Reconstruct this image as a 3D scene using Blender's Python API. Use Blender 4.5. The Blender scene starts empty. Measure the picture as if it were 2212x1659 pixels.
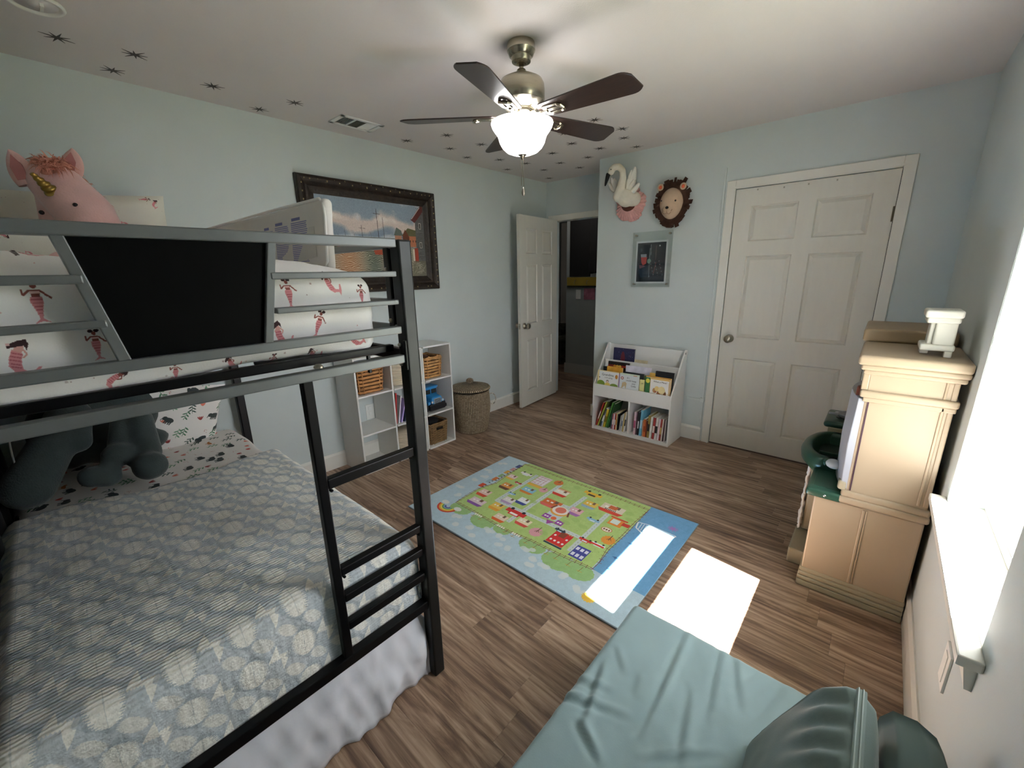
import bpy, bmesh, math, random
import numpy as np
from mathutils import Vector, Matrix, noise as mnoise
random.seed(7); rng = np.random.default_rng(7)
SC = bpy.context.scene; COL = SC.collection
PI = math.pi; R = math.radians

# ------------------------------------------------------------------ camera
CAM = Vector((3.0778, -3.6577, 1.4711)); FPX = 893.55
ROT = Matrix(((0.74993, 0.66118, -0.02107), (-0.15549, 0.20714, 0.96588), (-0.64299, 0.72106, -0.25815)))
cam = bpy.data.cameras.new('camera'); cam.sensor_width = 36; cam.sensor_fit = 'HORIZONTAL'
cam.lens = FPX * 36 / 2212; cam.clip_start = .02
co = bpy.data.objects.new('camera', cam); COL.objects.link(co)
mt = Matrix((ROT[0], ROT[1], -ROT[2])).transposed().to_4x4(); mt.translation = CAM
co.matrix_world = mt; SC.camera = co

# ------------------------------------------------------------------ world, sun, exposure
w = bpy.data.worlds.new('sky'); SC.world = w; w.use_nodes = True
bg = w.node_tree.nodes['Background']; bg.inputs[0].default_value = (0.93, 0.96, 1.0, 1); bg.inputs[1].default_value = 5.0
sun = bpy.data.lights.new('sun', 'SUN'); sun.energy = 62; sun.angle = R(0.6); sun.color = (1, .985, .965)
so = bpy.data.objects.new('sun', sun); COL.objects.link(so)
so.rotation_euler = Vector((-1, .112, -1.335)).to_track_quat('-Z', 'Y').to_euler(); so.location = (6, -2.5, 4)
SC.view_settings.view_transform = 'Standard'; SC.view_settings.look = 'None'
SC.view_settings.gamma = 1; SC.view_settings.use_curve_mapping = False; SC.view_settings.exposure = 1.62
SC.cycles.max_bounces = 10; SC.cycles.diffuse_bounces = 7; SC.cycles.transparent_max_bounces = 12
SC.cycles.sample_clamp_indirect = 12; SC.cycles.use_denoising = True; SC.cycles.caustics_reflective = False

# room numbers
W, H, YH, XN = 3.36, 2.455, .457, .945
YB = -4.05

def at(ax, val, u, v):
    """point where the line of sight measured in the survey meets the plane ax = val"""
    d = ROT.transposed() @ Vector(((u - 1106) / FPX, -(v - 829.5) / FPX, 1))
    i = 'xyz'.index(ax); return CAM + d * ((val - CAM[i]) / d[i])

# ------------------------------------------------------------------ colour and materials
def lin(c):
    if isinstance(c, str): c = [int(c[i:i + 2], 16) / 255 for i in (0, 2, 4)]
    return tuple(x / 12.92 if x <= .04045 else ((x + .055) / 1.055) ** 2.4 for x in c[:3])
MATS = {}
def mat(name, col, rough=.5, metal=0, namt=0, nscale=8, bump=0, bscale=60, coat=0, sheen=0, spec=.5, orand=0, emit=0, stretch=(1, 1, 1), bdist=.002, trans=0):
    if name in MATS: return MATS[name]
    m = bpy.data.materials.new(name); m.use_nodes = True; nt = m.node_tree; N = nt.nodes; L = nt.links
    b = N['Principled BSDF']; c = lin(col)
    b.inputs['Base Color'].default_value = (*c, 1); b.inputs['Roughness'].default_value = rough
    b.inputs['Metallic'].default_value = metal; b.inputs['Specular IOR Level'].default_value = spec
    if coat: b.inputs['Coat Weight'].default_value = coat
    if sheen: b.inputs['Sheen Weight'].default_value = sheen; b.inputs['Sheen Roughness'].default_value = .4
    if trans: b.inputs['Transmission Weight'].default_value = trans
    if emit:
        b.inputs['Emission Color'].default_value = (*c, 1); b.inputs['Emission Strength'].default_value = emit
    tc = N.new('ShaderNodeTexCoord'); mp = N.new('ShaderNodeMapping'); mp.inputs['Scale'].default_value = stretch
    L.new(tc.outputs['Object'], mp.inputs[0])
    n = N.new('ShaderNodeTexNoise'); n.inputs['Scale'].default_value = nscale; n.inputs['Detail'].default_value = 5
    L.new(mp.outputs[0], n.inputs['Vector'])
    if namt:
        r = N.new('ShaderNodeMapRange'); r.inputs[1].default_value = .3; r.inputs[2].default_value = .7
        r.inputs[3].default_value = 1 - namt; r.inputs[4].default_value = 1 + namt
        L.new(n.outputs[0], r.inputs[0])
        mx = N.new('ShaderNodeVectorMath'); mx.operation = 'SCALE'; mx.inputs[0].default_value = c
        L.new(r.outputs[0], mx.inputs['Scale']); src = mx.outputs[0]
        if orand:
            oi = N.new('ShaderNodeObjectInfo'); r2 = N.new('ShaderNodeMapRange')
            r2.inputs[3].default_value = 1 - orand; r2.inputs[4].default_value = 1 + orand
            L.new(oi.outputs['Random'], r2.inputs[0]); m2 = N.new('ShaderNodeVectorMath'); m2.operation = 'SCALE'
            L.new(src, m2.inputs[0]); L.new(r2.outputs[0], m2.inputs['Scale']); src = m2.outputs[0]
        L.new(src, b.inputs['Base Color'])
    if bump:
        n2 = N.new('ShaderNodeTexNoise'); n2.inputs['Scale'].default_value = bscale; n2.inputs['Detail'].default_value = 4
        L.new(mp.outputs[0], n2.inputs['Vector'])
        bp = N.new('ShaderNodeBump'); bp.inputs['Strength'].default_value = bump; bp.inputs['Distance'].default_value = bdist
        L.new(n2.outputs[0], bp.inputs['Height']); L.new(bp.outputs[0], b.inputs['Normal'])
    MATS[name] = m; return m

def imat(name, canvas, rough=.8, bump=0, bscale=400, sheen=0, bdist=.002, interp='Linear', coat=0):
    """flat print painted by the canvas below, mapped by UV, on a procedural cloth or paper relief"""
    m = mat(name, (.5, .5, .5), rough, bump=bump, bscale=bscale, sheen=sheen, bdist=bdist, coat=coat); nt = m.node_tree
    h, w_ = canvas.a.shape[:2]; im = bpy.data.images.new(name, w_, h)
    px = np.ones((h, w_, 4), np.float32); px[..., :3] = np.clip(canvas.a, 0, 1); im.pixels.foreach_set(px.ravel()); im.update(); im.pack()
    t = nt.nodes.new('ShaderNodeTexImage'); t.image = im; t.interpolation = interp
    uv = nt.nodes.new('ShaderNodeUVMap'); nt.links.new(uv.outputs[0], t.inputs[0])
    nt.links.new(t.outputs[0], nt.nodes['Principled BSDF'].inputs['Base Color']); return m

def hexc(c): return np.array([int(c[i:i + 2], 16) / 255 for i in (0, 2, 4)])
class Canvas:
    """a tiny painter: metric coordinates, origin bottom left"""
    def __init__(s, w, h, ppm, bgc):
        s.p = ppm; s.w, s.h = w, h; s.a = np.zeros((int(h * ppm), int(w * ppm), 3), np.float32) + hexc(bgc)
    def noise(s, amt, cell=1, seed=1):
        r = np.random.default_rng(seed); h, w = s.a.shape[:2]; hh, ww = h // cell + 2, w // cell + 2
        g = r.normal(0, 1, (hh, ww)); yy = np.arange(h) / cell; xx = np.arange(w) / cell
        y0 = yy.astype(int); x0 = xx.astype(int); fy = (yy - y0)[:, None]; fx = (xx - x0)[None]
        n = (g[y0][:, x0] * (1 - fy) * (1 - fx) + g[y0 + 1][:, x0] * fy * (1 - fx) + g[y0][:, x0 + 1] * (1 - fy) * fx + g[y0 + 1][:, x0 + 1] * fy * fx)
        s.a += (n * amt)[..., None]; return n
    def poly(s, pts, c, al=1):
        P = np.array(pts, float) * s.p; h, w = s.a.shape[:2]
        x0, y0 = np.floor(P.min(0)).astype(int); x1, y1 = np.ceil(P.max(0)).astype(int) + 1
        x0, y0, x1, y1 = max(x0, 0), max(y0, 0), min(x1, w), min(y1, h)
        if x1 <= x0 or y1 <= y0: return
        X, Y = np.meshgrid(np.arange(x0, x1) + .5, np.arange(y0, y1) + .5); ins = np.zeros(X.shape, bool)
        for (ax, ay), (bx, by) in zip(P, np.roll(P, -1, 0)):
            if ay == by: continue
            ins ^= ((ay > Y) != (by > Y)) & (X < (bx - ax) * (Y - ay) / (by - ay) + ax)
        v = s.a[y0:y1, x0:x1]; v[ins] = v[ins] * (1 - al) + hexc(c) * al
    def rect(s, cx, cy, w, h, c, al=1, rot=0):
        s.poly([(cx + x * math.cos(rot) - y * math.sin(rot), cy + x * math.sin(rot) + y * math.cos(rot)) for x, y in ((-w / 2, -h / 2), (w / 2, -h / 2), (w / 2, h / 2), (-w / 2, h / 2))], c, al)
    def ell(s, cx, cy, rx, ry, c, al=1, rot=0, n=20, jag=0):
        s.poly([(cx + rx * (1 + jag * math.sin(k * 2.7)) * math.cos(t) * math.cos(rot) - ry * (1 + jag * math.sin(k * 2.7)) * math.sin(t) * math.sin(rot),
                 cy + rx * (1 + jag * math.sin(k * 2.7)) * math.cos(t) * math.sin(rot) + ry * (1 + jag * math.sin(k * 2.7)) * math.sin(t) * math.cos(rot))
                for k in range(n) for t in [2 * PI * k / n]], c, al)
    def line(s, pts, wd, c, al=1):
        for (ax, ay), (bx, by) in zip(pts, pts[1:]):
            d = math.hypot(bx - ax, by - ay) or 1; nx, ny = -(by - ay) / d * wd / 2, (bx - ax) / d * wd / 2
            s.poly([(ax + nx, ay + ny), (bx + nx, by + ny), (bx - nx, by - ny), (ax - nx, ay - ny)], c, al)

# ------------------------------------------------------------------ geometry
class MB:
    def __init__(s): s.v = []; s.f = []
    def add(s, vs, fs):
        o = len(s.v); s.v += [Vector(v) for v in vs]; s.f += [[i + o for i in f] for f in fs]; return s
    def box(s, x0, y0, z0, x1, y1, z1):
        x0, x1 = min(x0, x1), max(x0, x1); y0, y1 = min(y0, y1), max(y0, y1); z0, z1 = min(z0, z1), max(z0, z1)
        return s.add([(x0, y0, z0), (x1, y0, z0), (x1, y1, z0), (x0, y1, z0), (x0, y0, z1), (x1, y0, z1), (x1, y1, z1), (x0, y1, z1)],
                     [(0, 3, 2, 1), (4, 5, 6, 7), (0, 1, 5, 4), (1, 2, 6, 5), (2, 3, 7, 6), (3, 0, 4, 7)])
    def prism(s, pts, a, b, ax='y'):
        """polygon in the two other axes, run from a to b along ax"""
        n = len(pts)
        def P(p, t): return {'y': (p[0], t, p[1]), 'x': (t, p[0], p[1]), 'z': (p[0], p[1], t)}[ax]
        return s.add([P(p, a) for p in pts] + [P(p, b) for p in pts],
                     [list(range(n)), list(range(2 * n - 1, n - 1, -1))] + [(i, i + n, (i + 1) % n + n, (i + 1) % n) for i in range(n)])
    def lathe(s, prof, c=(0, 0, 0), n=32, axis='z', sq=1):
        o = []; c = Vector(c)
        for r, t in prof:
            for k in range(n):
                a = 2 * PI * k / n; x, y = r * math.cos(a), r * math.sin(a) * sq
                o.append(c + Vector({'z': (x, y, t), 'x': (t, x, y), 'y': (x, t, y)}[axis]))
        f = []
        for j in range(len(prof) - 1):
            for k in range(n):
                k2 = (k + 1) % n; q = (j * n + k, j * n + k2, (j + 1) * n + k2, (j + 1) * n + k)
                f.append(q if axis != 'y' else q[::-1])
        f.append(list(range(n))[::-1] if axis != 'y' else list(range(n)))
        m = (len(prof) - 1) * n; f.append(list(range(m, m + n)) if axis != 'y' else list(range(m, m + n))[::-1])
        return s.add(o, f)
    def tube(s, path, r, n=8, closed=False, caps=True):
        path = [Vector(p) for p in path]; N = len(path); o = []; f = []
        up = Vector((0, 0, 1)); prev = None
        for i, p in enumerate(path):
            a = path[(i - 1) % N] if closed or i > 0 else p; b = path[(i + 1) % N] if closed or i < N - 1 else p
            t = (b - a).normalized()
            if prev is None: u = t.cross(up if abs(t.z) < .9 else Vector((1, 0, 0))).normalized()
            else: u = (prev - t * prev.dot(t)).normalized()
            prev = u; w_ = t.cross(u); rr = r[i] if isinstance(r, (list, tuple)) else r
            for k in range(n):
                g = 2 * PI * k / n; o.append(p + (u * math.cos(g) + w_ * math.sin(g)) * rr)
        for i in range(N if closed else N - 1):
            for k in range(n):
                k2 = (k + 1) % n; i2 = (i + 1) % N; f.append((i * n + k, i * n + k2, i2 * n + k2, i2 * n + k))
        if not closed and caps: f += [list(range(n))[::-1], list(range((N - 1) * n, N * n))]
        return s.add(o, f)
    def ball(s, c, r, nu=20, nv=12, rot=None, fn=None):
        c = Vector(c); r = (r, r, r) if not hasattr(r, '__len__') else r; o = []; f = []
        for j in range(nv + 1):
            ph = PI * j / nv - PI / 2
            for k in range(nu):
                t = 2 * PI * k / nu; d = Vector((math.cos(ph) * math.cos(t), math.cos(ph) * math.sin(t), math.sin(ph)))
                v = Vector((d.x * r[0], d.y * r[1], d.z * r[2]))
                if fn: v = fn(v, d)
                if rot: v = rot @ v
                o.append(c + v)
        for j in range(nv):
            for k in range(nu):
                k2 = (k + 1) % nu; f.append((j * nu + k, j * nu + k2, (j + 1) * nu + k2, (j + 1) * nu + k))
        return s.add(o, f)
    def grid(s, fn, nu, nv):
        o = [fn(i / nu, j / nv) for j in range(nv + 1) for i in range(nu + 1)]
        return s.add(o, [(j * (nu + 1) + i, j * (nu + 1) + i + 1, (j + 1) * (nu + 1) + i + 1, (j + 1) * (nu + 1) + i) for j in range(nv) for i in range(nu)])
    def rbox(s, lo, hi, r, n=(16, 16, 6), fn=None):
        """soft box: subdivided, corners rounded by r, optional displacement fn(p, normal)"""
        lo, hi = Vector(lo), Vector(hi); c = (lo + hi) / 2; h = (hi - lo) / 2; seen = {}; o = []; f = []
        def V(p):
            k = tuple(round(x, 5) for x in p)
            if k not in seen:
                q = Vector(p); inn = Vector([max(-h[i] + r, min(h[i] - r, q[i])) for i in range(3)]); d = q - inn
                nn = d.normalized() if d.length > 1e-9 else Vector((0, 0, 1)); q = c + inn + nn * r
                if fn: q = fn(q, nn)
                seen[k] = len(o); o.append(q)
            return seen[k]
        def ts(i):
            m = n[i]; e = h[i]; k = 3
            return sorted(set([-e + r * j / k for j in range(k)] + [e - r * j / k for j in range(k)] + [(-e + r) + (2 * e - 2 * r) * j / m for j in range(m + 1)]))
        T = [ts(i) for i in range(3)]
        for ax in range(3):
            a, b = (ax + 1) % 3, (ax + 2) % 3
            for sg in (-1, 1):
                for i in range(len(T[a]) - 1):
                    for j in range(len(T[b]) - 1):
                        q = []
                        for (x, y) in ((T[a][i], T[b][j]), (T[a][i + 1], T[b][j]), (T[a][i + 1], T[b][j + 1]), (T[a][i], T[b][j + 1])):
                            p = [0, 0, 0]; p[ax] = sg * h[ax]; p[a] = x; p[b] = y; q.append(V(p))
                        f.append(q if sg > 0 else q[::-1])
        return s.add(o, f)
    def xf(s, M, start=0):
        for i in range(start, len(s.v)): s.v[i] = M @ s.v[i]
        return s

def setp(o, label=None, cat=None, group=None, kind=None):
    for k, v in (('label', label), ('category', cat), ('group', group), ('kind', kind)):
        if v: o[k] = v
    return o
def thing(name, label, cat, loc=(0, 0, 0), group=None):
    o = bpy.data.objects.new(name, None); COL.objects.link(o); o.location = loc; o.empty_display_size = .05
    o['_w'] = list(loc); return setp(o, label, cat, group)
def obj(name, mb, m, parent=None, smooth=False, bevel=0, uvf=None, label=None, cat=None, group=None, kind=None, subsurf=0, solid=0, remesh=0, segs=2, origin=None):
    if parent is not None: org = Vector(parent['_w'])
    elif origin is not None: org = Vector(origin)
    else:
        lo = Vector([min(v[i] for v in mb.v) for i in range(3)]); hi = Vector([max(v[i] for v in mb.v) for i in range(3)])
        org = Vector(((lo.x + hi.x) / 2, (lo.y + hi.y) / 2, lo.z))
    me = bpy.data.meshes.new(name); me.from_pydata([v - org for v in mb.v], [], mb.f)
    if uvf:
        me.update(); ul = me.uv_layers.new(name='UVMap'); buf = np.zeros(len(me.loops) * 2, np.float32)
        for p in me.polygons:
            for li in p.loop_indices:
                u, v = uvf(me.vertices[me.loops[li].vertex_index].co + org, p.normal); buf[li * 2] = u; buf[li * 2 + 1] = v
        ul.data.foreach_set('uv', buf)
    if smooth: me.polygons.foreach_set('use_smooth', [True] * len(me.polygons))
    me.materials.append(m); o = bpy.data.objects.new(name, me); COL.objects.link(o)
    if parent is not None: o.parent = parent; o['_w'] = list(org)
    else: o.location = org; o['_w'] = list(org)
    if remesh:
        q = o.modifiers.new('remesh', 'REMESH'); q.mode = 'VOXEL'; q.voxel_size = remesh; q.use_smooth_shade = True
        q = o.modifiers.new('smooth', 'SMOOTH'); q.iterations = 6; q.factor = .6
    if solid: q = o.modifiers.new('solid', 'SOLIDIFY'); q.thickness = solid; q.offset = -1
    if bevel:
        q = o.modifiers.new('bevel', 'BEVEL'); q.width = bevel; q.segments = segs; q.limit_method = 'ANGLE'; q.angle_limit = R(40)
    if subsurf: q = o.modifiers.new('sub', 'SUBSURF'); q.levels = subsurf; q.render_levels = subsurf
    return setp(o, label, cat, group, kind)
def box(name, lo, hi, m, parent=None, bevel=0, **k): return obj(name, MB().box(*lo, *hi), m, parent, bevel=bevel, **k)
def textmesh(name, body, size, M, m, parent, depth=.0006, label=None):
    cu = bpy.data.curves.new(name, 'FONT'); cu.body = body; cu.size = size; cu.extrude = depth; cu.align_x = 'CENTER'; cu.align_y = 'CENTER'; cu.resolution_u = 3
    t = bpy.data.objects.new('tmp', cu); COL.objects.link(t); dg = bpy.context.evaluated_depsgraph_get(); dg.update()
    me = bpy.data.meshes.new_from_object(t.evaluated_get(dg)); bpy.data.objects.remove(t)
    me.transform(Matrix.Translation(-Vector(parent['_w'])) @ M); me.materials.clear(); me.materials.append(m)
    o = bpy.data.objects.new(name, me); COL.objects.link(o); o.parent = parent; o['_w'] = parent['_w']
    if label: o['label'] = label
    return o
def frameM(org, xdir, ydir):
    x = Vector(xdir).normalized(); y = Vector(ydir).normalized(); z = x.cross(y)
    M = Matrix((x, y, z)).transposed().to_4x4(); M.translation = Vector(org); return M
def fbm(x, y, z=0, s=1): return mnoise.fractal(Vector((x, y, z)) * s, 1, 2, 4)
S = 'structure'
# ================================================================== SETTING
paint = mat('wall_paint', 'C4CCCB', .75, namt=.025, nscale=3, bump=.25, bscale=220, bdist=.001)
ceilp = mat('ceiling_paint', 'D2CCC9', .85, namt=.02, nscale=2, bump=.35, bscale=160, bdist=.0015)
trimw = mat('trim_white', 'DEDCD4', .45, namt=.02, nscale=5)
doorw = mat('door_white', 'D6D3C9', .5, namt=.02, nscale=5, bump=.15, bscale=90, stretch=(6, 6, 1))
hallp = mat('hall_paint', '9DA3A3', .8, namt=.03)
nickel = mat('satin_nickel', 'A8A294', .32, 1)
dark = mat('dark_gap', '15130F', .9)
white_pl = mat('white_plastic', 'E6E6E2', .4)

def plank_mat():
    m = bpy.data.materials.new('walnut_plank'); m.use_nodes = True; nt = m.node_tree; N = nt.nodes; L = nt.links; b = N['Principled BSDF']
    tc = N.new('ShaderNodeTexCoord'); oi = N.new('ShaderNodeObjectInfo'); ad = N.new('ShaderNodeVectorMath'); ad.operation = 'MULTIPLY_ADD'
    cb = N.new('ShaderNodeCombineXYZ'); L.new(oi.outputs['Random'], cb.inputs[0]); L.new(oi.outputs['Random'], cb.inputs[1]); L.new(oi.outputs['Random'], cb.inputs[2])
    L.new(cb.outputs[0], ad.inputs[0]); ad.inputs[1].default_value = (37, 53, 71); L.new(tc.outputs['Object'], ad.inputs[2])
    def nz(sc, scale, det, dist=0):
        mp = N.new('ShaderNodeMapping'); mp.inputs['Scale'].default_value = sc; L.new(ad.outputs[0], mp.inputs[0])
        n = N.new('ShaderNodeTexNoise'); n.inputs['Scale'].default_value = scale; n.inputs['Detail'].default_value = det; n.inputs['Distortion'].default_value = dist
        n.inputs['Roughness'].default_value = .62
        L.new(mp.outputs[0], n.inputs['Vector']); return n.outputs[0]
    n1 = nz((.75, 6.5, 1), 1.5, 10, 3.2); n2 = nz((2, 60, 1), 3, 4); n3 = nz((.7, 4, 1), 1.5, 3)
    mp = N.new('ShaderNodeMapping'); mp.inputs['Scale'].default_value = (1.1, 9, 1); L.new(ad.outputs[0], mp.inputs[0])
    wv = N.new('ShaderNodeTexWave'); wv.bands_direction = 'Y'; wv.inputs['Scale'].default_value = 1.3; wv.inputs['Distortion'].default_value = 7; wv.inputs['Detail'].default_value = 3; wv.inputs['Detail Scale'].default_value = .8
    L.new(mp.outputs[0], wv.inputs['Vector'])
    def math_(op, a, b_, c=None):
        q = N.new('ShaderNodeMath'); q.operation = op
        for i, t in enumerate((a, b_, c)):
            if t is None: continue
            if isinstance(t, (int, float)): q.inputs[i].default_value = t
            else: L.new(t, q.inputs[i])
        return q.outputs[0]
    v = math_('MULTIPLY_ADD', n2, .22, math_('MULTIPLY_ADD', wv.outputs[0], .07, math_('MULTIPLY', n1, .74)))
    v = math_('MULTIPLY_ADD', n3, .45, v); v = math_('SUBTRACT', v, .24)
    cr = N.new('ShaderNodeValToRGB'); L.new(v, cr.inputs[0]); e = cr.color_ramp.elements
    e[0].position = .24; e[0].color = (*lin('523F34'), 1); e[1].position = .78; e[1].color = (*lin('D2BBA2'), 1)
    for p, c in ((.41, '7B6251'), (.51, '9D826C'), (.61, 'B79C85')): q = e.new(p); q.color = (*lin(c), 1)
    r = N.new('ShaderNodeMapRange'); r.inputs[3].default_value = .9; r.inputs[4].default_value = 1.06; L.new(oi.outputs['Random'], r.inputs[0])
    mx = N.new('ShaderNodeVectorMath'); mx.operation = 'SCALE'; L.new(cr.outputs[0], mx.inputs[0]); L.new(r.outputs[0], mx.inputs['Scale'])
    L.new(mx.outputs[0], b.inputs['Base Color']); b.inputs['Roughness'].default_value = .42; b.inputs['Specular IOR Level'].default_value = .4
    bp = N.new('ShaderNodeBump'); bp.inputs['Strength'].default_value = .25; bp.inputs['Distance'].default_value = .001; L.new(n2, bp.inputs['Height']); L.new(bp.outputs[0], b.inputs['Normal'])
    return m
PLANK = plank_mat()
fl = obj('floor', MB().box(-1.2, YB - .1, -.08, W + .2, 2.7, -.006), mat('subfloor', '5E4A3C', .8), kind=S, origin=(0, 0, -.006))
PW = .135; PMESH = {}
def plank(x0, x1, y0):
    L_ = round(x1 - x0, 3)
    if L_ < .02: return
    if L_ not in PMESH:
        e = .0002; t = .0005; X, Y = L_ - e, PW - e
        me = bpy.data.meshes.new('plank')
        me.from_pydata([(e, e, -.0055), (X, e, -.0055), (X, Y, -.0055), (e, Y, -.0055), (e, e, -t), (X, e, -t), (X, Y, -t), (e, Y, -t), (e + t, e + t, 0), (X - t, e + t, 0), (X - t, Y - t, 0), (e + t, Y - t, 0)], [],
                       [(0, 3, 2, 1), (8, 9, 10, 11)] + [(a, a + 1 if a % 4 < 3 else a - 3, (a + 1 if a % 4 < 3 else a - 3) + 4, a + 4) for a in range(8)])
        me.materials.append(PLANK); PMESH[L_] = me
    o = bpy.data.objects.new('plank', PMESH[L_]); COL.objects.link(o); o.parent = fl; o.location = (x0, y0, .006)
for k in range(-30, 20):
    y = k * PW; xa, xb = (0, W) if k < 0 else ((0, XN) if y < YH - .05 else (-1.0, XN))
    if k > 18: continue
    x = xa - ((k * 47 % 23) / 23) * 1.2
    if k == -20: x = 1.965 - 1.2 * 2
    while x < xb:
        a, b_ = max(x, xa), min(x + 1.2, xb)
        if b_ - a > .04: plank(a, b_, y)
        x += 1.2
obj('ceiling', MB().box(-1.2, YB - .1, H, W + .25, 2.7, H + .08), ceilp, kind=S)
obj('wall_left', MB().box(-.12, YB, 0, 0, YH, H), paint, kind=S)
D0, D1, DH = 2.115, 3.042, 2.046
wf = MB().box(XN, 0, 0, D0 - .004, .12, H).box(D1 + .004, 0, 0, W + .12, .12, H).box(D0 - .004, 0, DH, D1 + .004, .12, H).box(XN, .12, 0, XN + .1, YH, H)
obj('wall_far', wf, paint, kind=S)
obj('closet_dark_backing', MB().box(D0 - .01, .11, 0, D1 + .01, .125, DH + .01), dark, kind=S)  # black sheet standing in for the darkness in the gaps round the closet door
HX0, HX1, HH = .095, .865, 2.035
obj('wall_hall', MB().box(-.12, YH, 0, HX0, YH + .12, H).box(HX1, YH, 0, XN + .1, YH + .12, H).box(HX0, YH, HH, HX1, YH + .12, H), paint, kind=S)
# window wall with its opening
WY0, WY1, WZ0, WZ1 = -2.43, -1.637, .635, 2.05
obj('wall_right', MB().box(W, YB, 0, W + .2, WY0, H).box(W, WY1, 0, W + .2, .12, H).box(W, WY0, 0, W + .2, WY1, WZ0 - .0).box(W, WY0, WZ1, W + .2, WY1, H), paint, kind=S)
obj('wall_back', MB().box(-.12, YB - .12, 0, W + .2, YB, H), paint, kind=S)
# roof overhang and yard outside
obj('eave', MB().box(W + .2, -7, 2.45, 4.08, 3, 2.62), trimw, kind=S)
obj('ground_outside', MB().box(W + .2, -14, -.5, 20, 12, -.4), mat('dry_grass', '4E523C', .95, namt=.2, nscale=2), kind=S)
# baseboards
def bb(name, x0, y0, x1, y1, h=.125):
    m = MB()
    if abs(x1 - x0) > abs(y1 - y0):
        s = 1 if x1 > x0 else -1; m.prism([(y0, 0), (y0 - .014, 0), (y0 - .014, h - .018), (y0 - .005, h), (y0, h)], x0, x1, 'x')
    elif x0 < 1: m.prism([(x0, 0), (x0, h), (x0 + .005, h), (x0 + .014, h - .018), (x0 + .014, 0)], y0, y1, 'y')
    else: m.prism([(x0, 0), (x0 - .014, 0), (x0 - .014, h - .018), (x0 - .005, h), (x0, h)], y0, y1, 'y')
    return obj(name, m, trimw, kind=S)
bb('baseboard_left', 0, YB, 0, YH - .001); bb('baseboard_far', XN, 0, D0 - .075, 0); bb('baseboard_far', D1 + .07, 0, W, 0)
bb('baseboard_right', W, YB, W, 0)
obj('baseboard_corner', MB().box(XN - .014, -.014, 0, XN, YH, .125), trimw, kind=S)
# closet door and casing
def casing(name, x0, x1, h, y, wd=.062, yside=-1):
    m = MB(); t = .014
    for (a, b_) in ((x0 - wd, x0), (x1, x1 + wd)): m.box(a, y - t, 0, b_, y, h + wd)
    m.box(x0, y - t, h, x1, y, h + wd)
    o = obj(name, m, trimw, kind=S, bevel=.004)
    obj('inner_bead', MB().box(x0 - .018, y - t - .004, 0, x0 - .006, y - t, h + .012).box(x1 + .006, y - t - .004, 0, x1 + .018, y - t, h + .012).box(x0 - .018, y - t - .004, h + .006, x1 + .018, y - t, h + .018), trimw, o)
    return o
casing('trim_2', D0, D1, DH, 0)
def door_leaf(root, w_, h, m, M):
    """six-panel leaf in local x (width), y (0..-.035 thick), z; M maps to the room"""
    T = .035
    zs = [(.165, .755), (.925, 1.55), (1.655, 1.905)]; xs = [(.115, w_ / 2 - .05), (w_ / 2 + .05, w_ - .115)]
    g = MB(); g.box(0, -.010, 0, w_, -T + .013, h)
    def stile(x0, x1, z0, z1): g.box(x0, 0, z0, x1, -T, z1)
    for a, b_ in ((0, xs[0][0]), (xs[0][1], xs[1][0]), (xs[1][1], w_)): stile(a, b_, 0, h)
    for a, b_ in ((0, zs[0][0]), (zs[0][1], zs[1][0]), (zs[1][1], zs[2][0]), (zs[2][1], h)):
        for xa, xb in xs: stile(xa, xb, a, b_)
    g.xf(M); lf = obj('door_slab', g, m, root)
    for xa, xb in xs:
        for za, zb in zs:
            for (yf, yb) in ((-T + .013, -T + .001), (-.010, -.0005)):
                i1, i2 = .010, .032
                vs = [(xa + d, yy, za + d) for d, yy in ((i1, yf), (i2, yb))] + [(xb - d, yy, za + d) for d, yy in ((i1, yf), (i2, yb))] + [(xb - d, yy, zb - d) for d, yy in ((i1, yf), (i2, yb))] + [(xa + d, yy, zb - d) for d, yy in ((i1, yf), (i2, yb))]
                p = MB().add(vs, [(0, 2, 3, 1), (2, 4, 5, 3), (4, 6, 7, 5), (6, 0, 1, 7), (1, 3, 5, 7)])
                # moulded lip round the recess
                for (ax, az, bx, bz) in ((xa, za, xb, za), (xb, za, xb, zb), (xb, zb, xa, zb), (xa, zb, xa, za)):
                    dx = .008 if ax == bx == xa else (-.008 if ax == bx else 0); dz = .008 if az == bz == za else (-.008 if az == bz else 0)
                    ys = -T if yf < -.02 else 0
                    p.add([(ax, ys, az), (bx, ys, bz), (bx + (dx or (.008 if bx == xa else -.008)), yf, bz + (dz or (.008 if bz == za else -.008))), (ax + (dx or (.008 if ax == xa else -.008)), yf, az + (dz or (.008 if az == za else -.008)))], [(0, 1, 2, 3)])
                p.xf(M); obj('door_panel', p, m, root)
def knob(root, M, m=nickel):
    k = MB().lathe([(.001, -.001), (.033, -.001), (.033, .006), (.014, .012), (.011, .03), (.024, .040), (.030, .052), (.026, .064), (.001, .068)], n=24).xf(M)
    obj('door_knob', k, m, root, smooth=True)
d1 = thing('door_1', None, None, (D0, .0, 0)); d1['kind'] = S
door_leaf(d1, D1 - D0 - .006, 2.03, doorw, Matrix.Translation((D0 + .003, .038, .012)))
knob(d1, frameM((D0 + .07, .003, .925), (1, 0, 0), (0, 0, 1)).copy() @ Matrix.Rotation(0, 4, 'Z'))
for z in (.22, 1.78):
    obj('hinge', MB().lathe([(.006, -.045), (.006, .045)], (D1 - .001, -.004, z), 10).box(D1 - .012, -.002, z - .045, D1 + .01, .001, z + .045), mat('aged_brass', '6B6252', .4, .9), d1)
hk = MB()
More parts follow.
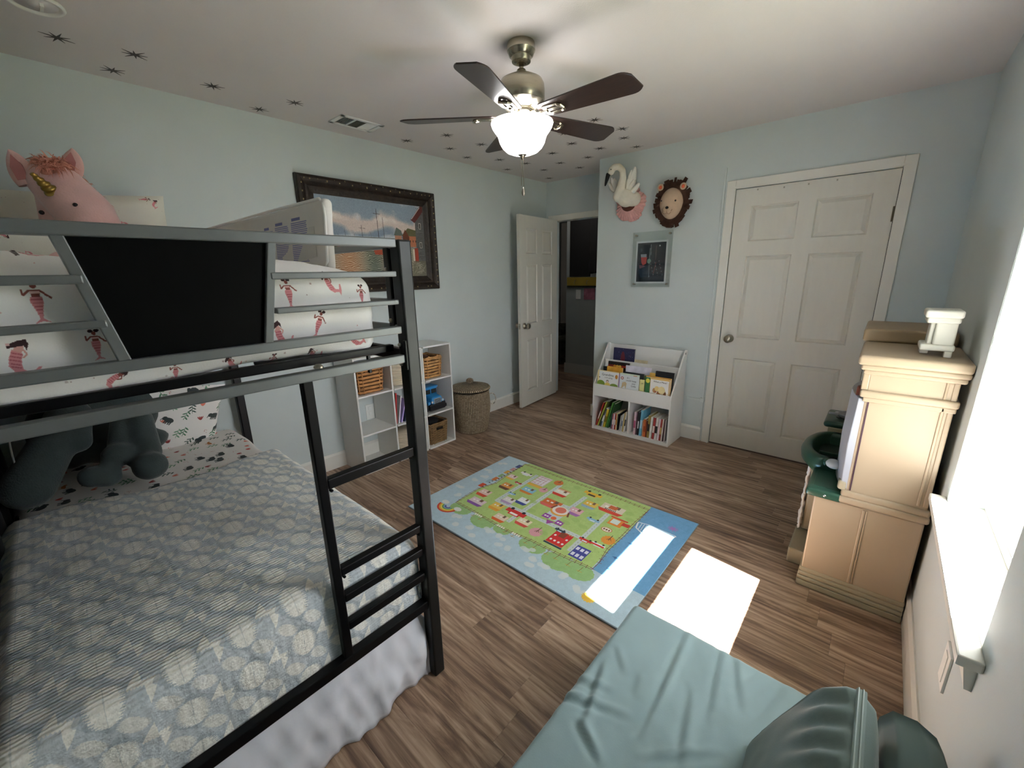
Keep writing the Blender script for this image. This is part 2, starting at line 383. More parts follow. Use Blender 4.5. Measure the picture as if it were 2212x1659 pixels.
for u, v in ((1637, 409), (1694, 404), (1747, 397), (1809, 388)):
    q = at('y', 0, u, v); hk.box(q.x - .004, -.004, q.z - .006, q.x + .004, .004, q.z + .004)
obj('nail', hk, nickel, d1)
# open hall door
d2 = thing('door_2', None, None, (HX0, YH, 0)); d2['kind'] = S
A = R(-93.5)
M2 = Matrix.Translation((HX0 + .022, YH - .004, .012)) @ Matrix.Rotation(-PI / 2 + R(5.5), 4, 'Z')
door_leaf(d2, .755, 2.03, doorw, M2 @ Matrix.Translation((0, .035, 0)))
knob(d2, M2 @ frameM((.69, .036, .91), (1, 0, 0), (0, 0, 1)) @ Matrix.Rotation(PI, 4, 'X'))
knob(d2, M2 @ frameM((.69, -.001, .91), (1, 0, 0), (0, 0, 1)))
obj('latch_plate', MB().box(.754, .007, .88, .757, .029, .94).xf(M2), nickel, d2)
obj('strike_bolt', MB().box(.757, .012, .9, .766, .024, .92).xf(M2), nickel, d2)
for z in (.2, 1.02, 1.82): obj('hinge', MB().lathe([(.006, -.045), (.006, .045)], (HX0 + .036, YH - .006, z), 8), dark, d2)
casing('trim_3', HX0, HX1, HH, YH)
# wire raceway on the far wall
obj('trim_4', MB().box(2.026, -.012, .395, 2.041, 0, 2.205).box(1.9, -.012, .365, 2.02, 0, .385).box(2.012, -.014, .355, 2.045, 0, .395).box(2.030, -.010, .12, 2.040, 0, .36), mat('raceway', 'C9D0CE', .5), kind=S, bevel=.002)

# ---- hall beyond
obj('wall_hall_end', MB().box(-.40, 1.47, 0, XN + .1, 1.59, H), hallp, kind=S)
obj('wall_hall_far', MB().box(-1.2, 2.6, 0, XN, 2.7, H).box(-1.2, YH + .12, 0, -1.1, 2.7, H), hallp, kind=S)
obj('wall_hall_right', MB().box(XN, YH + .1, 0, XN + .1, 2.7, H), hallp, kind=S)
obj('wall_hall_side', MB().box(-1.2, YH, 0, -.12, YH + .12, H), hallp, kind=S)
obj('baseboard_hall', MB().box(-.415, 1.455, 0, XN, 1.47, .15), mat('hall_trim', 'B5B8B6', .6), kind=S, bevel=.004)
bk = mat('chalk_black', '0D0D0E', .8)
t = thing('wall_board', 'black rectangular board in a dark frame hanging above the hall shelf', 'board', (-.17, 1.46, 1.41))
box('panel', (-.32, 1.455, 1.42), (-.02, 1.468, 2.19), bk, t); obj('frame', MB().box(-.335, 1.45, 1.41, -.32, 1.47, 2.2).box(-.02, 1.45, 1.41, -.005, 1.47, 2.2).box(-.32, 1.45, 2.19, -.02, 1.47, 2.2).box(-.32, 1.45, 1.41, -.02, 1.47, 1.42), dark, t)
t = thing('hook_rail', 'yellow painted wooden rail with small hooks in the dark hall', 'shelf', (.2, 1.46, 1.27))
box('board', (-.37, 1.435, 1.285), (.6, 1.468, 1.4), mat('mustard_paint', 'A0882E', .6, namt=.1), t, bevel=.004)
box('under_shadow_strip', (-.37, 1.44, 1.262), (.6, 1.468, 1.284), dark, t)  # black strip painting the shadow under the yellow board
for x in (-.22, -.02, .18): obj('hook', MB().tube([(x, 1.435, 1.36), (x, 1.405, 1.35), (x, 1.395, 1.32), (x, 1.41, 1.31)], .004, 6), nickel, t)
obj('paper_print', MB().box(-.10, 1.462, 1.095, .074, 1.468, 1.25), mat('pink_paper', 'A5677A', .8, namt=.35, nscale=14), label='small pink picture pinned below the yellow hall rail', cat='picture')
obj('light_switch', MB().box(-.23, 1.46, 1.10, -.15, 1.468, 1.23).box(-.195, 1.455, 1.15, -.185, 1.46, 1.18), white_pl, bevel=.002, label='pale light switch plate on the hall wall left of the pink picture', cat='switch')
obj('hanging_coat', MB().rbox((.02, 1.38, 1.45), (.16, 1.46, 2.2), .03, (4, 4, 10), lambda p, n: p + n * .02 * fbm(p.x * 9, p.y * 9, p.z * 5)), mat('coat_cloth', '17181A', .9), smooth=True, label='black coat hanging at the right edge of the hall doorway', cat='coat')
cd = at('y', 2.3, 1208, 600); ce = at('y', 2.3, 1229, 600)
obj('hall_cabinet', MB().box(-1.08, 2.3, .02, ce.x, 2.58, 2.25), mat('cabinet_white', 'CFC9C2', .5), bevel=.006, label='tall white cupboard at the dark far end of the hall', cat='cupboard')
lp = MB()
for k in range(7): lp.ball((-.80 + .09 * math.sin(k * 2.1), 1.9 + .05 * math.cos(k), .08 + .085 * k), (.17, .15, .08), 16, 8, fn=lambda v, d: v * (1 + .25 * fbm(d.x * 2 + k, d.y * 2, d.z * 2)))
obj('laundry_pile', lp, mat('camo_cloth', '3B3A30', .95, namt=.6, nscale=14), smooth=True, label='pile of dark camouflage laundry on the hall floor behind the open door', cat='laundry')

hl = bpy.data.lights.new('hall_fill', 'POINT'); hl.energy = .9; hl.shadow_soft_size = .12; hl.color = (1, .93, .85)  # unseen fill light added to brighten the dark hall
hlo = bpy.data.objects.new('hall_fill', hl); COL.objects.link(hlo); hlo.location = (-.05, 1.0, 2.25)
# ---- window
wn = thing('window_1', None, None, (W + .1, (WY0 + WY1) / 2, WZ0)); wn['kind'] = S
vin = mat('vinyl_white', 'ECECEA', .35)
def yzframe(name, x0, x1, y0, y1, z0, z1, t, m, parent, b=.003):
    return obj(name, MB().box(x0, y0, z0, x1, y0 + t, z1).box(x0, y1 - t, z0, x1, y1, z1).box(x0, y0 + t, z0, x1, y1 - t, z0 + t).box(x0, y0 + t, z1 - t, x1, y1 - t, z1), m, parent, bevel=b)
yzframe('window_frame', W + .09, W + .19, WY0, WY1, WZ0 + .015, WZ1, .018, vin, wn)
def sash(x0, x1, z0, z1, rb, rt):
    y0, y1 = WY0 + .018, WY1 - .018; t = .016
    o = obj('sash', MB().box(x0, y0, z0, x1, y0 + t + .02, z1).box(x0, y1 - t, z0, x1, y1, z1).box(x0, y0 + t, z0, x1, y1 - t, z0 + rb).box(x0, y0 + t, z1 - rt, x1, y1 - t, z1), vin, wn, bevel=.002)
    gm = bpy.data.materials.get('window_glass')
    if not gm:
        gm = bpy.data.materials.new('window_glass'); gm.use_nodes = True; nt = gm.node_tree; nt.nodes.clear()
        tr = nt.nodes.new('ShaderNodeBsdfTransparent'); gl = nt.nodes.new('ShaderNodeBsdfGlossy'); gl.inputs['Roughness'].default_value = .02
        mx = nt.nodes.new('ShaderNodeMixShader'); mx.inputs[0].default_value = .06; ou = nt.nodes.new('ShaderNodeOutputMaterial')
        nt.links.new(tr.outputs[0], mx.inputs[1]); nt.links.new(gl.outputs[0], mx.inputs[2]); nt.links.new(mx.outputs[0], ou.inputs[0])
    xm = (x0 + x1) / 2; obj('pane', MB().box(xm - .002, y0 + t, z0 + rb, xm + .002, y1 - t, z1 - rt), gm, o)
sash(W + .10, W + .135, WZ0 + .033, 1.40, .035, .06); sash(W + .142, W + .178, 1.375, WZ1 - .018, .125, .03)
# sill (stool) with horns and apron
st = MB().box(3.317, -2.49, WZ0 - .012, W, -1.60, WZ0 + .015).box(W - .001, WY0 + .001, WZ0 - .012, W + .14, WY1 - .001, WZ0 + .015)
so_ = obj('window_sill', st, trimw, wn, bevel=.004)
obj('apron', MB().prism([(W, .545), (W - .012, .545), (W - .022, .60), (W - .034, WZ0 - .012), (W, WZ0 - .012)], -2.455, -1.635, 'y'), trimw, wn)
# recess lining
obj('recess_jamb', MB().box(W + .002, WY1 - .004, WZ0 + .015, W + .09, WY1 + .0, WZ1).box(W + .002, WY0, WZ0 + .015, W + .09, WY0 + .004, WZ1).box(W + .002, WY0, WZ1 - .004, W + .09, WY1, WZ1), paint, wn)
obj('outlet_cover', MB().box(W - .006, -2.27, .36, W, -2.195, .475).box(W - .008, -2.248, .375, W - .006, -2.217, .46), white_pl, bevel=.002, label='white outlet cover on the window wall below the sill', cat='outlet')

# ---- ceiling things
dk = mat('star_decal', '3A332E', .6)
def star(u, v, label, group=None, r=.055, ph=0):
    q = at('z', H, u, v); m = MB(); vs = [(q.x, q.y, H - .0012)]
    for k in range(16):
        a = ph + PI * k / 8; rr = (r * (1 if (k // 2) % 2 == 0 else .82)) if k % 2 == 0 else r * .22
        vs.append((q.x + rr * math.cos(a), q.y + rr * math.sin(a), H - .0012))
    vs += [(x, y, H - .0002) for x, y, z in vs[1:]]
    m.add(vs, [(0, (k + 1) % 16 + 1, k + 1) for k in range(16)] + [(k + 1, (k + 1) % 16 + 1, (k + 1) % 16 + 17, k + 17) for k in range(16)])
    obj('ceiling_star', m, dk, label=label, cat='decal', group=group)
SG = 'star decals scattered over the ceiling'
for i, (u, v, l) in enumerate(((123, 81, 'largest dark star decal near the smoke alarm, leftmost of all the stars'), (291, 118, 'dark star decal second from the smoke alarm, farther from the wall than its neighbour'),
        (243, 152, 'dark star decal close to the wall line above the plush unicorn'), (459, 186, 'lone dark star decal midway between the smoke alarm and the air vent'),
        (560, 236, 'dark star decal nearest the wall just left of the air vent'), (637, 222, 'dark star decal immediately left of the white ceiling vent'))):
    star(u, v, l, SG, ph=.2 + i * .33)
pos = [(879, 304), (965, 292), (972, 321), (1040, 312), (1009, 340), (1079, 345), (1096, 366), (1136, 353), (1175, 367), (1186, 385), (1193, 331), (1210, 352), (1235, 310), (1252, 362), (1270, 340), (1296, 320.5), (1348, 298), (1344, 278), (1375, 317), (1285, 259), (1218, 288), (1110, 332)]
lab = {(972, 321): 'dark star decal directly under the second star right of the vent', (1040, 312): 'dark star decal just left of the glass bowl, level with its lower half', (1009, 340): 'dark star decal left of the bowl, nearest the wall under the thin blade', (1110, 332): 'dark star decal half hidden by the bottom left rim of the glass bowl', (1079, 345): 'dark star decal below and left of the glass bowl, nearest to the bowl', (1096, 366): 'dark star decal low left of the pull chain, close to the wall line', (1136, 353): 'dark star decal directly behind the pull chain', (1175, 367): 'small dark star decal right of the pull chain, above the doorway', (1193, 331): 'dark star decal immediately right of the bottom of the glass bowl', (1210, 352): 'dark star decal midway between the pull chain and the niche corner', (1235, 310): 'dark star decal beneath the middle of the lower right blade', (1252, 362): 'dark star decal nearest the niche corner above the hall door trim', (1270, 340): 'dark star decal left of the swan near the top of the niche corner', (1218, 288): 'dark star decal partly hidden under the root of the lower right blade', (879, 304): 'dark star decal nearest the ceiling vent on its right side', (965, 292): 'dark star decal under the long thin fan blade, second right of the vent', (1186, 385): 'small dark star decal nearest the hall doorway corner', (1285, 259): 'dark star decal peeking out above the lower right fan blade', (1344, 278): 'dark star decal just past the tip of the lower right fan blade', (1348, 298): 'dark star decal below the tip of the lower right fan blade', (1375, 317): 'dark star decal closest to the wall above the plush lion', (1296, 320.5): 'dark star decal above the plush swan'}
for i, (u, v) in enumerate(pos):
    star(u, v, lab.get((u, v), 'small dark star decal in the scattered cluster on the far ceiling, beyond the fan'), SG, ph=i * .37)
t = thing('smoke_alarm', 'round white smoke alarm base on the ceiling in the corner above the bunk', 'alarm', (.61, -3.435, H - .02))
obj('ring', MB().lathe([(.078, H), (.080, H - .006), (.074, H - .012), (.068, H - .008), (.066, H - .003)], (.61, -3.435, 0), 40), trimw, t, smooth=True)
obj('centre_plate', MB().lathe([(.062, H), (.06, H - .005), (.022, H - .006), (.018, H - .012), (.002, H - .013)], (.61, -3.435, 0), 32), ceilp, t, smooth=True)
obj('clip', MB().box(.58, -3.425, H - .016, .63, -3.415, H - .005), trimw, t)
t = thing('ceiling_vent', 'white rectangular air vent with three louvred sections near the left wall', 'vent', (.27, -2.0, H - .01))
vx0, vx1, vy0, vy1 = .178, .362, -2.152, -1.850
obj('frame', MB().box(vx0, vy0, H - .006, vx0 + .026, vy1, H).box(vx1 - .026, vy0, H - .006, vx1, vy1, H).box(vx0, vy0, H - .006, vx1, vy0 + .03, H).box(vx0, vy1 - .03, H - .006, vx1, vy1, H).box(vx0, vy0 + .105, H - .006, vx1, vy0 + .116, H).box(vx0, vy1 - .116, H - .006, vx1, vy1 - .105, H), white_pl, t, bevel=.002)
obj('duct', MB().box(vx0 + .02, vy0 + .02, H - .0012, vx1 - .02, vy1 - .02, H - .0006), mat('duct_dark', '2A2A28', .9), t)
for k in range(7):
    y = vy0 + .036 + k * .0105; obj('slat', MB().add([(vx0 + .026, y, H - .005), (vx1 - .026, y, H - .005), (vx1 - .026, y + .004, H - .001), (vx0 + .026, y + .004, H - .001)], [(0, 1, 2, 3)]), white_pl, t, solid=.0008)
    y = vy1 - .036 - k * .0105; obj('slat', MB().add([(vx0 + .026, y, H - .005), (vx1 - .026, y, H - .005), (vx1 - .026, y - .008, H - .0015), (vx0 + .026, y - .008, H - .0015)], [(0, 1, 2, 3)]), white_pl, t, solid=.0008)
for k in range(12):
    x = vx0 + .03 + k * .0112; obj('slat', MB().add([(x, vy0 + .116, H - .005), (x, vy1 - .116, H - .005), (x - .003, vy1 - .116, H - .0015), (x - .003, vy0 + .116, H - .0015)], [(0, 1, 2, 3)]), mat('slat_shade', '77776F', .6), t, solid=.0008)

# ---- ceiling fan
FX, FY = 1.697, -2.0
fan = thing('ceiling_fan', 'brushed nickel ceiling fan with five dark blades and a lit white glass bowl', 'fan', (FX, FY, 1.84))
bn = mat('brushed_nickel', 'B4AD9C', .27, 1, namt=.06, nscale=20, stretch=(1, 1, 12))
C3 = (FX, FY, 0)
obj('canopy', MB().lathe([(0.0600, H), (0.0630, H - .012), (0.0630, H - .032), (0.0585, H - .037), (0.0540, H - .05), (0.0450, H - .056), (0.0420, H - .074), (0.0210, H - .080), (0.0195, H - .07)], C3, 48), bn, fan, smooth=True, bevel=.0015)
obj('downrod', MB().lathe([(0.0101, 2.31), (0.0101, H - .06)], C3, 24), bn, fan, smooth=True)
obj('rod_collar', MB().lathe([(0.0338, 2.318), (0.0270, 2.338), (0.0195, 2.352), (0.0135, 2.356)], C3, 32), bn, fan, smooth=True)
obj('motor_housing', MB().lathe([(0.0375, 2.322), (0.0750, 2.318), (0.0938, 2.308), (0.1020, 2.292), (0.1043, 2.27), (0.1043, 2.232), (0.1005, 2.226), (0.1005, 2.222), (0.0863, 2.210), (0.0735, 2.196), (0.0525, 2.192)], C3, 56), bn, fan, smooth=True, bevel=.001)
for k in range(16):
    a = 2 * PI * k / 16; d = Vector((math.cos(a), math.sin(a), 0)); tt = Vector((-d.y, d.x, 0)); p = Vector((FX, FY, 2.2155)) + d * .094
    obj('vent_slot', MB().add([p + tt * .010 + d * .0015 + Vector((0, 0, .004)), p - tt * .010 + d * .0015 + Vector((0, 0, .004)), p - tt * .009 - d * .0075 + Vector((0, 0, -.0045)), p + tt * .009 - d * .0075 + Vector((0, 0, -.0045))], [(0, 1, 2, 3)]), dark, fan, solid=.002)
obj('blade_hub', MB().lathe([(0.0525, 2.195), (0.0562, 2.19), (0.0562, 2.172), (0.0465, 2.168), (0.0375, 2.16)], C3, 40), bn, fan, smooth=True)
obj('light_kit', MB().lathe([(0.0413, 2.168), (0.0525, 2.160), (0.0540, 2.128), (0.0480, 2.122), (0.0225, 2.12)], C3, 40), bn, fan, smooth=True)
bw = mat('dark_walnut_blade', '2E201C', .38, namt=.25, nscale=14, stretch=(1, 8, 1), coat=.2)
for k in range(5):
    a = R(2 + 72 * k); M = Matrix.Translation((FX, FY, 0)) @ Matrix.Rotation(a, 4, 'Z') @ Matrix.Translation((0, 0, 2.166)) @ Matrix.Rotation(R(-11), 4, 'X')
    xs = np.linspace(.115, .56, 44); out = []
    for x in xs:
        s_ = (x - .115) / .445; wd = .048 + .026 * s_ ** .8
        if s_ < .06: wd *= math.sqrt(max(0, 1 - (1 - s_ / .06) ** 2)) * .5 + .5
        if s_ > .86: wd *= (1 - ((s_ - .86) / .14) ** 3 * .42)
        out.append((x, wd))
    pts = [(x, w_) for x, w_ in out] + [(x - .012, -w_) for x, w_ in out[::-1]]
    obj('blade', MB().prism(pts, -.003, .003, 'z').xf(M), bw, fan, bevel=.0015, label='dark walnut fan blade')
    ir = MB().tube([(.045, 0, .008), (.07, 0, .0), (.09, 0, -.012), (.12, 0, -.009), (.145, 0, -.007)], [.011, .009, .008, .009, .009], 10)
    ir.box(.135, -.032, -.0085, .205, -.020, -.0035).box(.135, .020, -.0085, .205, .032, -.0035).box(.130, -.03, -.0085, .15, .03, -.0035).box(.15, -.008, -.0085, .215, .008, -.0035)
    ir.tube([(.205, .026, -.007), (.22, .018, -.010), (.225, 0, -.012), (.22, -.018, -.010), (.205, -.026, -.007)], .007, 8)
    obj('blade_iron', ir.xf(M), bn, fan, smooth=False, bevel=.001)
glass = mat('lit_glass', 'FFFDFC', .3, emit=3.8)
prof = [(0.1395, 2.140), (0.1402, 2.136), (0.1350, 2.122), (0.1237, 2.106), (0.1125, 2.092), (0.1072, 2.078), (0.1020, 2.060), (0.0900, 2.040), (0.0713, 2.024), (0.0450, 2.014), (0.0165, 2.010)]
g = MB(); n = 56
for r_, z_ in prof:
    for k in range(n): g.v.append(Vector((FX + r_ * math.cos(2 * PI * k / n), FY + r_ * math.sin(2 * PI * k / n), z_)))
for j in range(len(prof) - 1):
    for k in range(n): g.f.append([j * n + k, j * n + (k + 1) % n, (j + 1) * n + (k + 1) % n, (j + 1) * n + k])
obj('glass_bowl', g, glass, fan, smooth=True, solid=.003)
obj('finial', MB().lathe([(.003, 2.018), (.024, 2.016), (.026, 2.010), (.018, 2.006), (.010, 2.000), (.006, 1.988), (.001, 1.986)], C3, 24), bn, fan, smooth=True)
for dx, ln in ((-.003, .115), (.006, .12)):
    obj('pull_chain', MB().tube([(FX + dx, FY - .004, 1.992), (FX + dx * 1.5, FY - .004, 1.99 - ln)], .0014, 6), nickel, fan)
obj('chain_pull', MB().lathe([(.001, 1.868), (.004, 1.862), (.0085, 1.845), (.008, 1.836), (.004, 1.830), (.001, 1.829)], (FX + .006, FY - .004, 0), 16), nickel, fan, smooth=True)
# ================================================================== BUNK BED
gun = mat('gunmetal_rail', '686C6C', .42, .35, namt=.04, nscale=30)
blk = mat('black_frame', '08080A', .35, 0, spec=.22, namt=.1, nscale=20)
post_m = mat('black_satin_post', '2C2D2D', .38, .8, namt=.12, nscale=14)
BW0, BW1 = -3.93, -2.95
bed = thing('bunk_bed', 'twin over twin metal bunk bed with grey rails, black ladder and dark trapezoid foot panel', 'bunk bed', (1.03, -3.42, 0))
for (x, y) in ((1.983, -2.95), (1.983, -3.975), (.05, -2.94), (.05, -3.975)):
    p = box('post', (x, y, 0), (x + .046, y + .045, 1.571), post_m if x > 1 else blk, bed, bevel=.006, segs=3)
def rail(name, lo, hi, m, par=bed, b=.003): return box(name, lo, hi, m, par, bevel=b)
rail('top_rail', (1.992, BW0, 1.549), (2.024, -2.952, 1.573), gun)
def yd(z): return -3.62 + (1.555 - z) * (.044 / .228)        # left edge of the slanting bar
for z0, z1, nm in ((1.469, 1.485, 'guard_bar'), (1.391, 1.405, 'guard_bar')):
    rail(nm, (1.998, -3.29 - .0, z0), (2.022, -2.958, z1), gun); rail(nm, (1.998, BW0, z0), (2.022, yd(z0) + .01, z1), gun)
rail('guard_bar', (1.996, BW0, 1.306), (2.023, -2.958, 1.328), gun)
rail('foot_rail', (1.994, BW0, 1.217), (2.024, -2.955, 1.242), gun)
obj('slanted_bar', MB().prism([(-3.621, 1.552), (-3.603, 1.552), (-3.558, 1.326), (-3.577, 1.326)], 1.996, 2.020, 'x'), gun, bed, bevel=.002)
obj('slanted_bar', MB().prism([(-3.285, 1.552), (-3.267, 1.552), (-3.307, 1.326), (-3.325, 1.326)], 1.996, 2.020, 'x'), gun, bed, bevel=.002)
obj('foot_panel', MB().prism([(-3.604, 1.550), (-3.284, 1.550), (-3.324, 1.327), (-3.559, 1.327)], 2.0, 2.010, 'x'), mat('panel_black', '020303', .6, namt=.2, spec=.08), bed, label='black trapezoid panel in the foot end')
# side guards and side rails
for y in (-2.948, -3.96):
    for z0, z1 in ((1.549, 1.571), (1.391, 1.405), (1.306, 1.328)): rail('side_guard', (.09, y, z0), (1.985, y + .018, z1), gun)
    rail('side_rail', (.09, y, 1.217), (1.985, y + .022, 1.255), blk); rail('lower_side_rail', (.09, y, .31), (1.985, y + .03, .345), blk)
    rail('guard_upright', (1.945, y - .002, 1.30), (1.972, y + .02, 1.552), post_m)
for y in (-2.95,): rail('guard_upright', (1.78, y, 1.15), (1.792, y + .012, 1.31), blk)
rail('head_rail', (.06, BW0, 1.549), (.085, -2.95, 1.573), gun); rail('head_rail', (.06, BW0, .31), (.085, -2.95, .345), blk); rail('head_rail', (.06, BW0, 1.217), (.085, -2.95, 1.24), blk)
rail('platform_tube', (1.945, BW0, 1.246), (1.968, -2.955, 1.268), blk)
for k in range(13): rail('slat', (.14 + k * .148, BW0 + .02, 1.252), (.175 + k * .148, -2.95, 1.258), blk, b=0)
for x in (1.82, 1.87, 1.91): rail('slat', (x, -3.30, 1.246), (x + .018, -2.955, 1.254), blk, b=.001)
# ladder
rail('ladder_stile', (1.992, -3.257, .34), (2.018, -3.231, 1.22), blk)
for z0, z1 in ((.909, .939), (.628, .654), (.536, .562), (.436, .464)): rail('ladder_rung', (1.994, -3.232, z0), (2.020, -2.952, z1), blk)
rail('lower_foot_rail', (1.990, BW0, .312), (2.022, -2.952, .346), blk)
for yy in (-2.96, -3.225):
    for z in (.898, .615):
        obj('bolt', MB().lathe([(.0045, 2.0), (.0045, 2.010), (.003, 2.012)], (0, yy + .004, z), 10, 'x'), blk, bed)
pl = obj('bracket', MB().box(2.016, -2.957, 1.195, 2.030, -2.949, 1.285), post_m, bed, bevel=.003)
for z in (1.27, 1.21): obj('bolt', MB().ball((2.0, -2.956, z), .006, 10, 6), nickel, pl)
for z in (1.49, 1.34): obj('bolt', MB().ball((1.958, -2.951, z), .007, 10, 6), nickel, bed)
obj('bolt_head', MB().lathe([(.012, 1.244), (.012, 1.248), (.006, 1.254)], (2.0, -3.205, 0), 12), nickel, bed)
rail('centre_leg', (1.90, -2.975, 0), (1.93, -2.945, .32), blk); rail('centre_leg', (1.0, -3.45, 0), (1.03, -3.42, .32), blk)

# ---- prints
skin1, pnk, pnk2, hair = '8A4A42', 'D98F93', 'B8606A', '3A2226'
def mermaid(c, x, y, s=1, rot=0, pose=0, hairc=hair, body=pnk):
    """small swimmer figure with striped tail, s = height in metres / 0.075"""
    k = .075 * s; cs, sn = math.cos(rot), math.sin(rot)
    def T(px, py): return (x + (px * cs - py * sn) * k, y + (px * sn + py * cs) * k)
    if pose == 0:
        tail = [(-.10, .12), (.10, .12), (.10, 0), (.05, -.2), (.02, -.38), (.14, -.48), (0, -.44), (-.15, -.5), (-.03, -.38), (-.06, -.2), (-.11, 0)]
        c.poly([T(*p) for p in tail], body)
        for q in (.06, -.02, -.1, -.18, -.26): c.line([T(-.09 + max(0, -q) * .2, q), T(.09 - max(0, -q) * .2, q)], k * .025, pnk2)
        c.poly([T(*p) for p in ((-.07, .12), (.07, .12), (.08, .28), (-.08, .28))], skin1); c.rect(*T(0, .22), k * .15, k * .05, 'EBC3C0', rot=rot)
        c.line([T(-.08, .27), T(-.2, .16), T(-.2, .3)], k * .04, skin1); c.line([T(.08, .27), T(.2, .12), T(.25, .08)], k * .04, skin1)
        c.ell(*T(0, .37), k * .05, k * .06, skin1); c.ell(*T(-.07, .45), k * .06, k * .05, hairc); c.ell(*T(.07, .45), k * .06, k * .05, hairc)
    else:
        tail = [(-.12, .22), (.08, .2), (.12, 0), (.22, -.2), (.38, -.24), (.44, -.05), (.5, -.02), (.48, -.3), (.42, -.5), (.36, -.34), (.14, -.34), (-.04, -.2), (-.1, 0)]
        c.poly([T(*p) for p in tail], body)
        for q in (.14, .05, -.04, -.13, -.2): c.line([T(-.10 + max(0, -q) * .5, q), T(.1 + max(0, -q) * .4, q + .02)], k * .028, pnk2)
        c.poly([T(*p) for p in ((-.1, .2), (.06, .2), (.05, .36), (-.09, .36))], skin1 if pose == 1 else 'D9A39B'); c.ell(*T(-.02, .43), k * .07, k * .08, skin1 if pose == 1 else 'D9A39B')
        c.poly([T(*p) for p in ((-.1, .48), (.02, .56), (.1, .46), (.12, .3), (.04, .4), (-.12, .28), (-.2, .22), (-.24, .3), (-.16, .4))], hairc)
        c.line([T(.05, .3), T(.16, .2), T(.12, .08)], k * .04, skin1 if pose == 1 else 'D9A39B')
# fitted sheet print: u = y + 3.95, v = height unfolded over the top edge (z up to 1.49, then 1.49 + run back)
cs1 = Canvas(1.0, 1.2, 900, 'F0EEEC'); Z0 = 1.2
Y_ = lambda y: y + 3.95
for (y, z, s, r_, p_) in ((-3.234, 1.434, 1.0, 0, 0), (-3.129, 1.452, .85, .1, 1), (-3.04, 1.42, .8, 0, 0), (-3.171, 1.352, 1.0, -.35, 0), (-3.274, 1.333, .9, 0, 2), (-3.077, 1.292, .75, .6, 2), (-3.08, 1.515, .6, .4, 2),
                         (-3.382, 1.278, .6, .3, 1), (-3.289, 1.268, .6, 0, 0), (-3.187, 1.268, .6, .5, 1), (-3.655, 1.440, 1.0, 0, 0), (-3.597, 1.356, .8, 0, 0), (-3.702, 1.345, .9, -.5, 2), (-3.646, 1.53, .7, 1.4, 1),
                         (-3.587, 1.288, .6, -1.2, 1), (-3.488, 1.28, .6, 0, 0), (-3.82, 1.40, .9, 0, 0), (-3.43, 1.42, 1, .2, 1), (-3.36, 1.5, .9, 0, 0)):
    mermaid(cs1, Y_(y), z - Z0, s, r_, p_)
for k in range(34): mermaid(cs1, rng.uniform(.03, .97), rng.uniform(.40, 1.17), .9, rng.uniform(-PI, PI), int(rng.integers(0, 3)))
for k in range(170): cs1.ell(rng.uniform(0, 1), rng.uniform(0, 1.2), *(2 * [rng.uniform(.0012, .003)]), rng.choice(['DDB4B2', 'B9A5A3', 'C9C0BE']), n=8)
sheetm = imat('mermaid_print', cs1, .85, bump=.15, bscale=300, sheen=.2)
XT = 1.955
def uv_sheet(p, n):
    if abs(n.x) > .6 or p.z < 1.40 and abs(n.z) < .5: return ((p.y + 3.95) % 1.0, min(max(p.z - Z0, 0), .31))
    return ((p.y + 3.95) / 1.0, (p.z - Z0 + (XT - p.x) * .5) / 1.2) if abs(n.z) <= .5 else ((p.y + 3.95), (.29 + (XT - p.x) * .45) / 1.2)
def uv_sheet2(p, n):
    v = (p.z - Z0) if p.x > 1.90 else (.30 + max(0, 1.90 - p.x) * .45); return (p.y + 3.95, min(v / 1.2, .999))
def crown(p, n):
    u = (p.x - .08) / 1.88; v = (p.y + 3.9) / .9
    q = p + n * (.006 * fbm(p.x * 3, p.y * 9, p.z * 14))
    if p.z > 1.44:
        e = min(1, max(0, (1.965 - p.x) / .10)) ** .7; g_ = min(1, max(0, (-2.99 - p.y) / .30)) ** .65
        q.z += (p.z - 1.44) / .038 * e * (.050 * g_ + .006 * fbm(p.x * 9, p.y * 14, 1))
    if p.z < 1.31 and p.x > 1.9: q.z += .012 * math.sin(p.y * 9) - .006; q.x -= .0
    return q
mt_ = obj('mattress', MB().rbox((.09, -3.90, 1.262), (1.962, -2.995, 1.478), .05, (24, 60, 14), crown), sheetm, None, smooth=True, uvf=uv_sheet2,
          label='upper bunk mattress in a white fitted sheet printed with small pink swimmers', cat='mattress')
# crib mattress on edge against the guard
crib = thing('crib_mattress', 'white vinyl crib mattress with blue printed labels, standing on edge on the upper bunk', 'mattress', (1.40, -3.06, 1.50))
vn = mat('white_vinyl', 'D9D6D2', .45, namt=.03, nscale=9, bump=.2, bscale=12, bdist=.004)
Mc = Matrix.Translation((1.79, -3.048, 1.49)) @ Matrix.Rotation(R(1.5), 4, 'Z') @ Matrix.Rotation(R(-4), 4, 'X')
def cribp(p, n): return p + n * .003 * fbm(p.x * 6, p.y * 6, p.z * 6)
obj('cover', MB().rbox((-1.20, .0, -.0), (0, .032, .210), .014, (30, 4, 8), cribp).xf(Mc), vn, crib, smooth=True)
pip = [(-.02, .004, .0), (-.004, .004, .03), (-.002, .004, .16), (-.008, .004, .195), (-.03, .004, .211), (-.3, .004, .213), (-1.19, .004, .211)]
obj('piping', MB().tube(pip, .0045, 6).xf(Mc), mat('vinyl_piping', 'F2F1EE', .4), crib, smooth=True)
obj('fold_shade', MB().add([(-.20, -.0015, .03), (-.06, -.0015, .045), (-.065, -.0015, .135), (-.10, -.0015, .135)], [(0, 1, 2, 3)]).xf(Mc), mat('vinyl_shade', 'CBC9C5', .5), crib, solid=.001)  # grey patch painting the shade of a V fold in the vinyl
lbl = Canvas(.36, .142, 1800, 'D9D6D2')
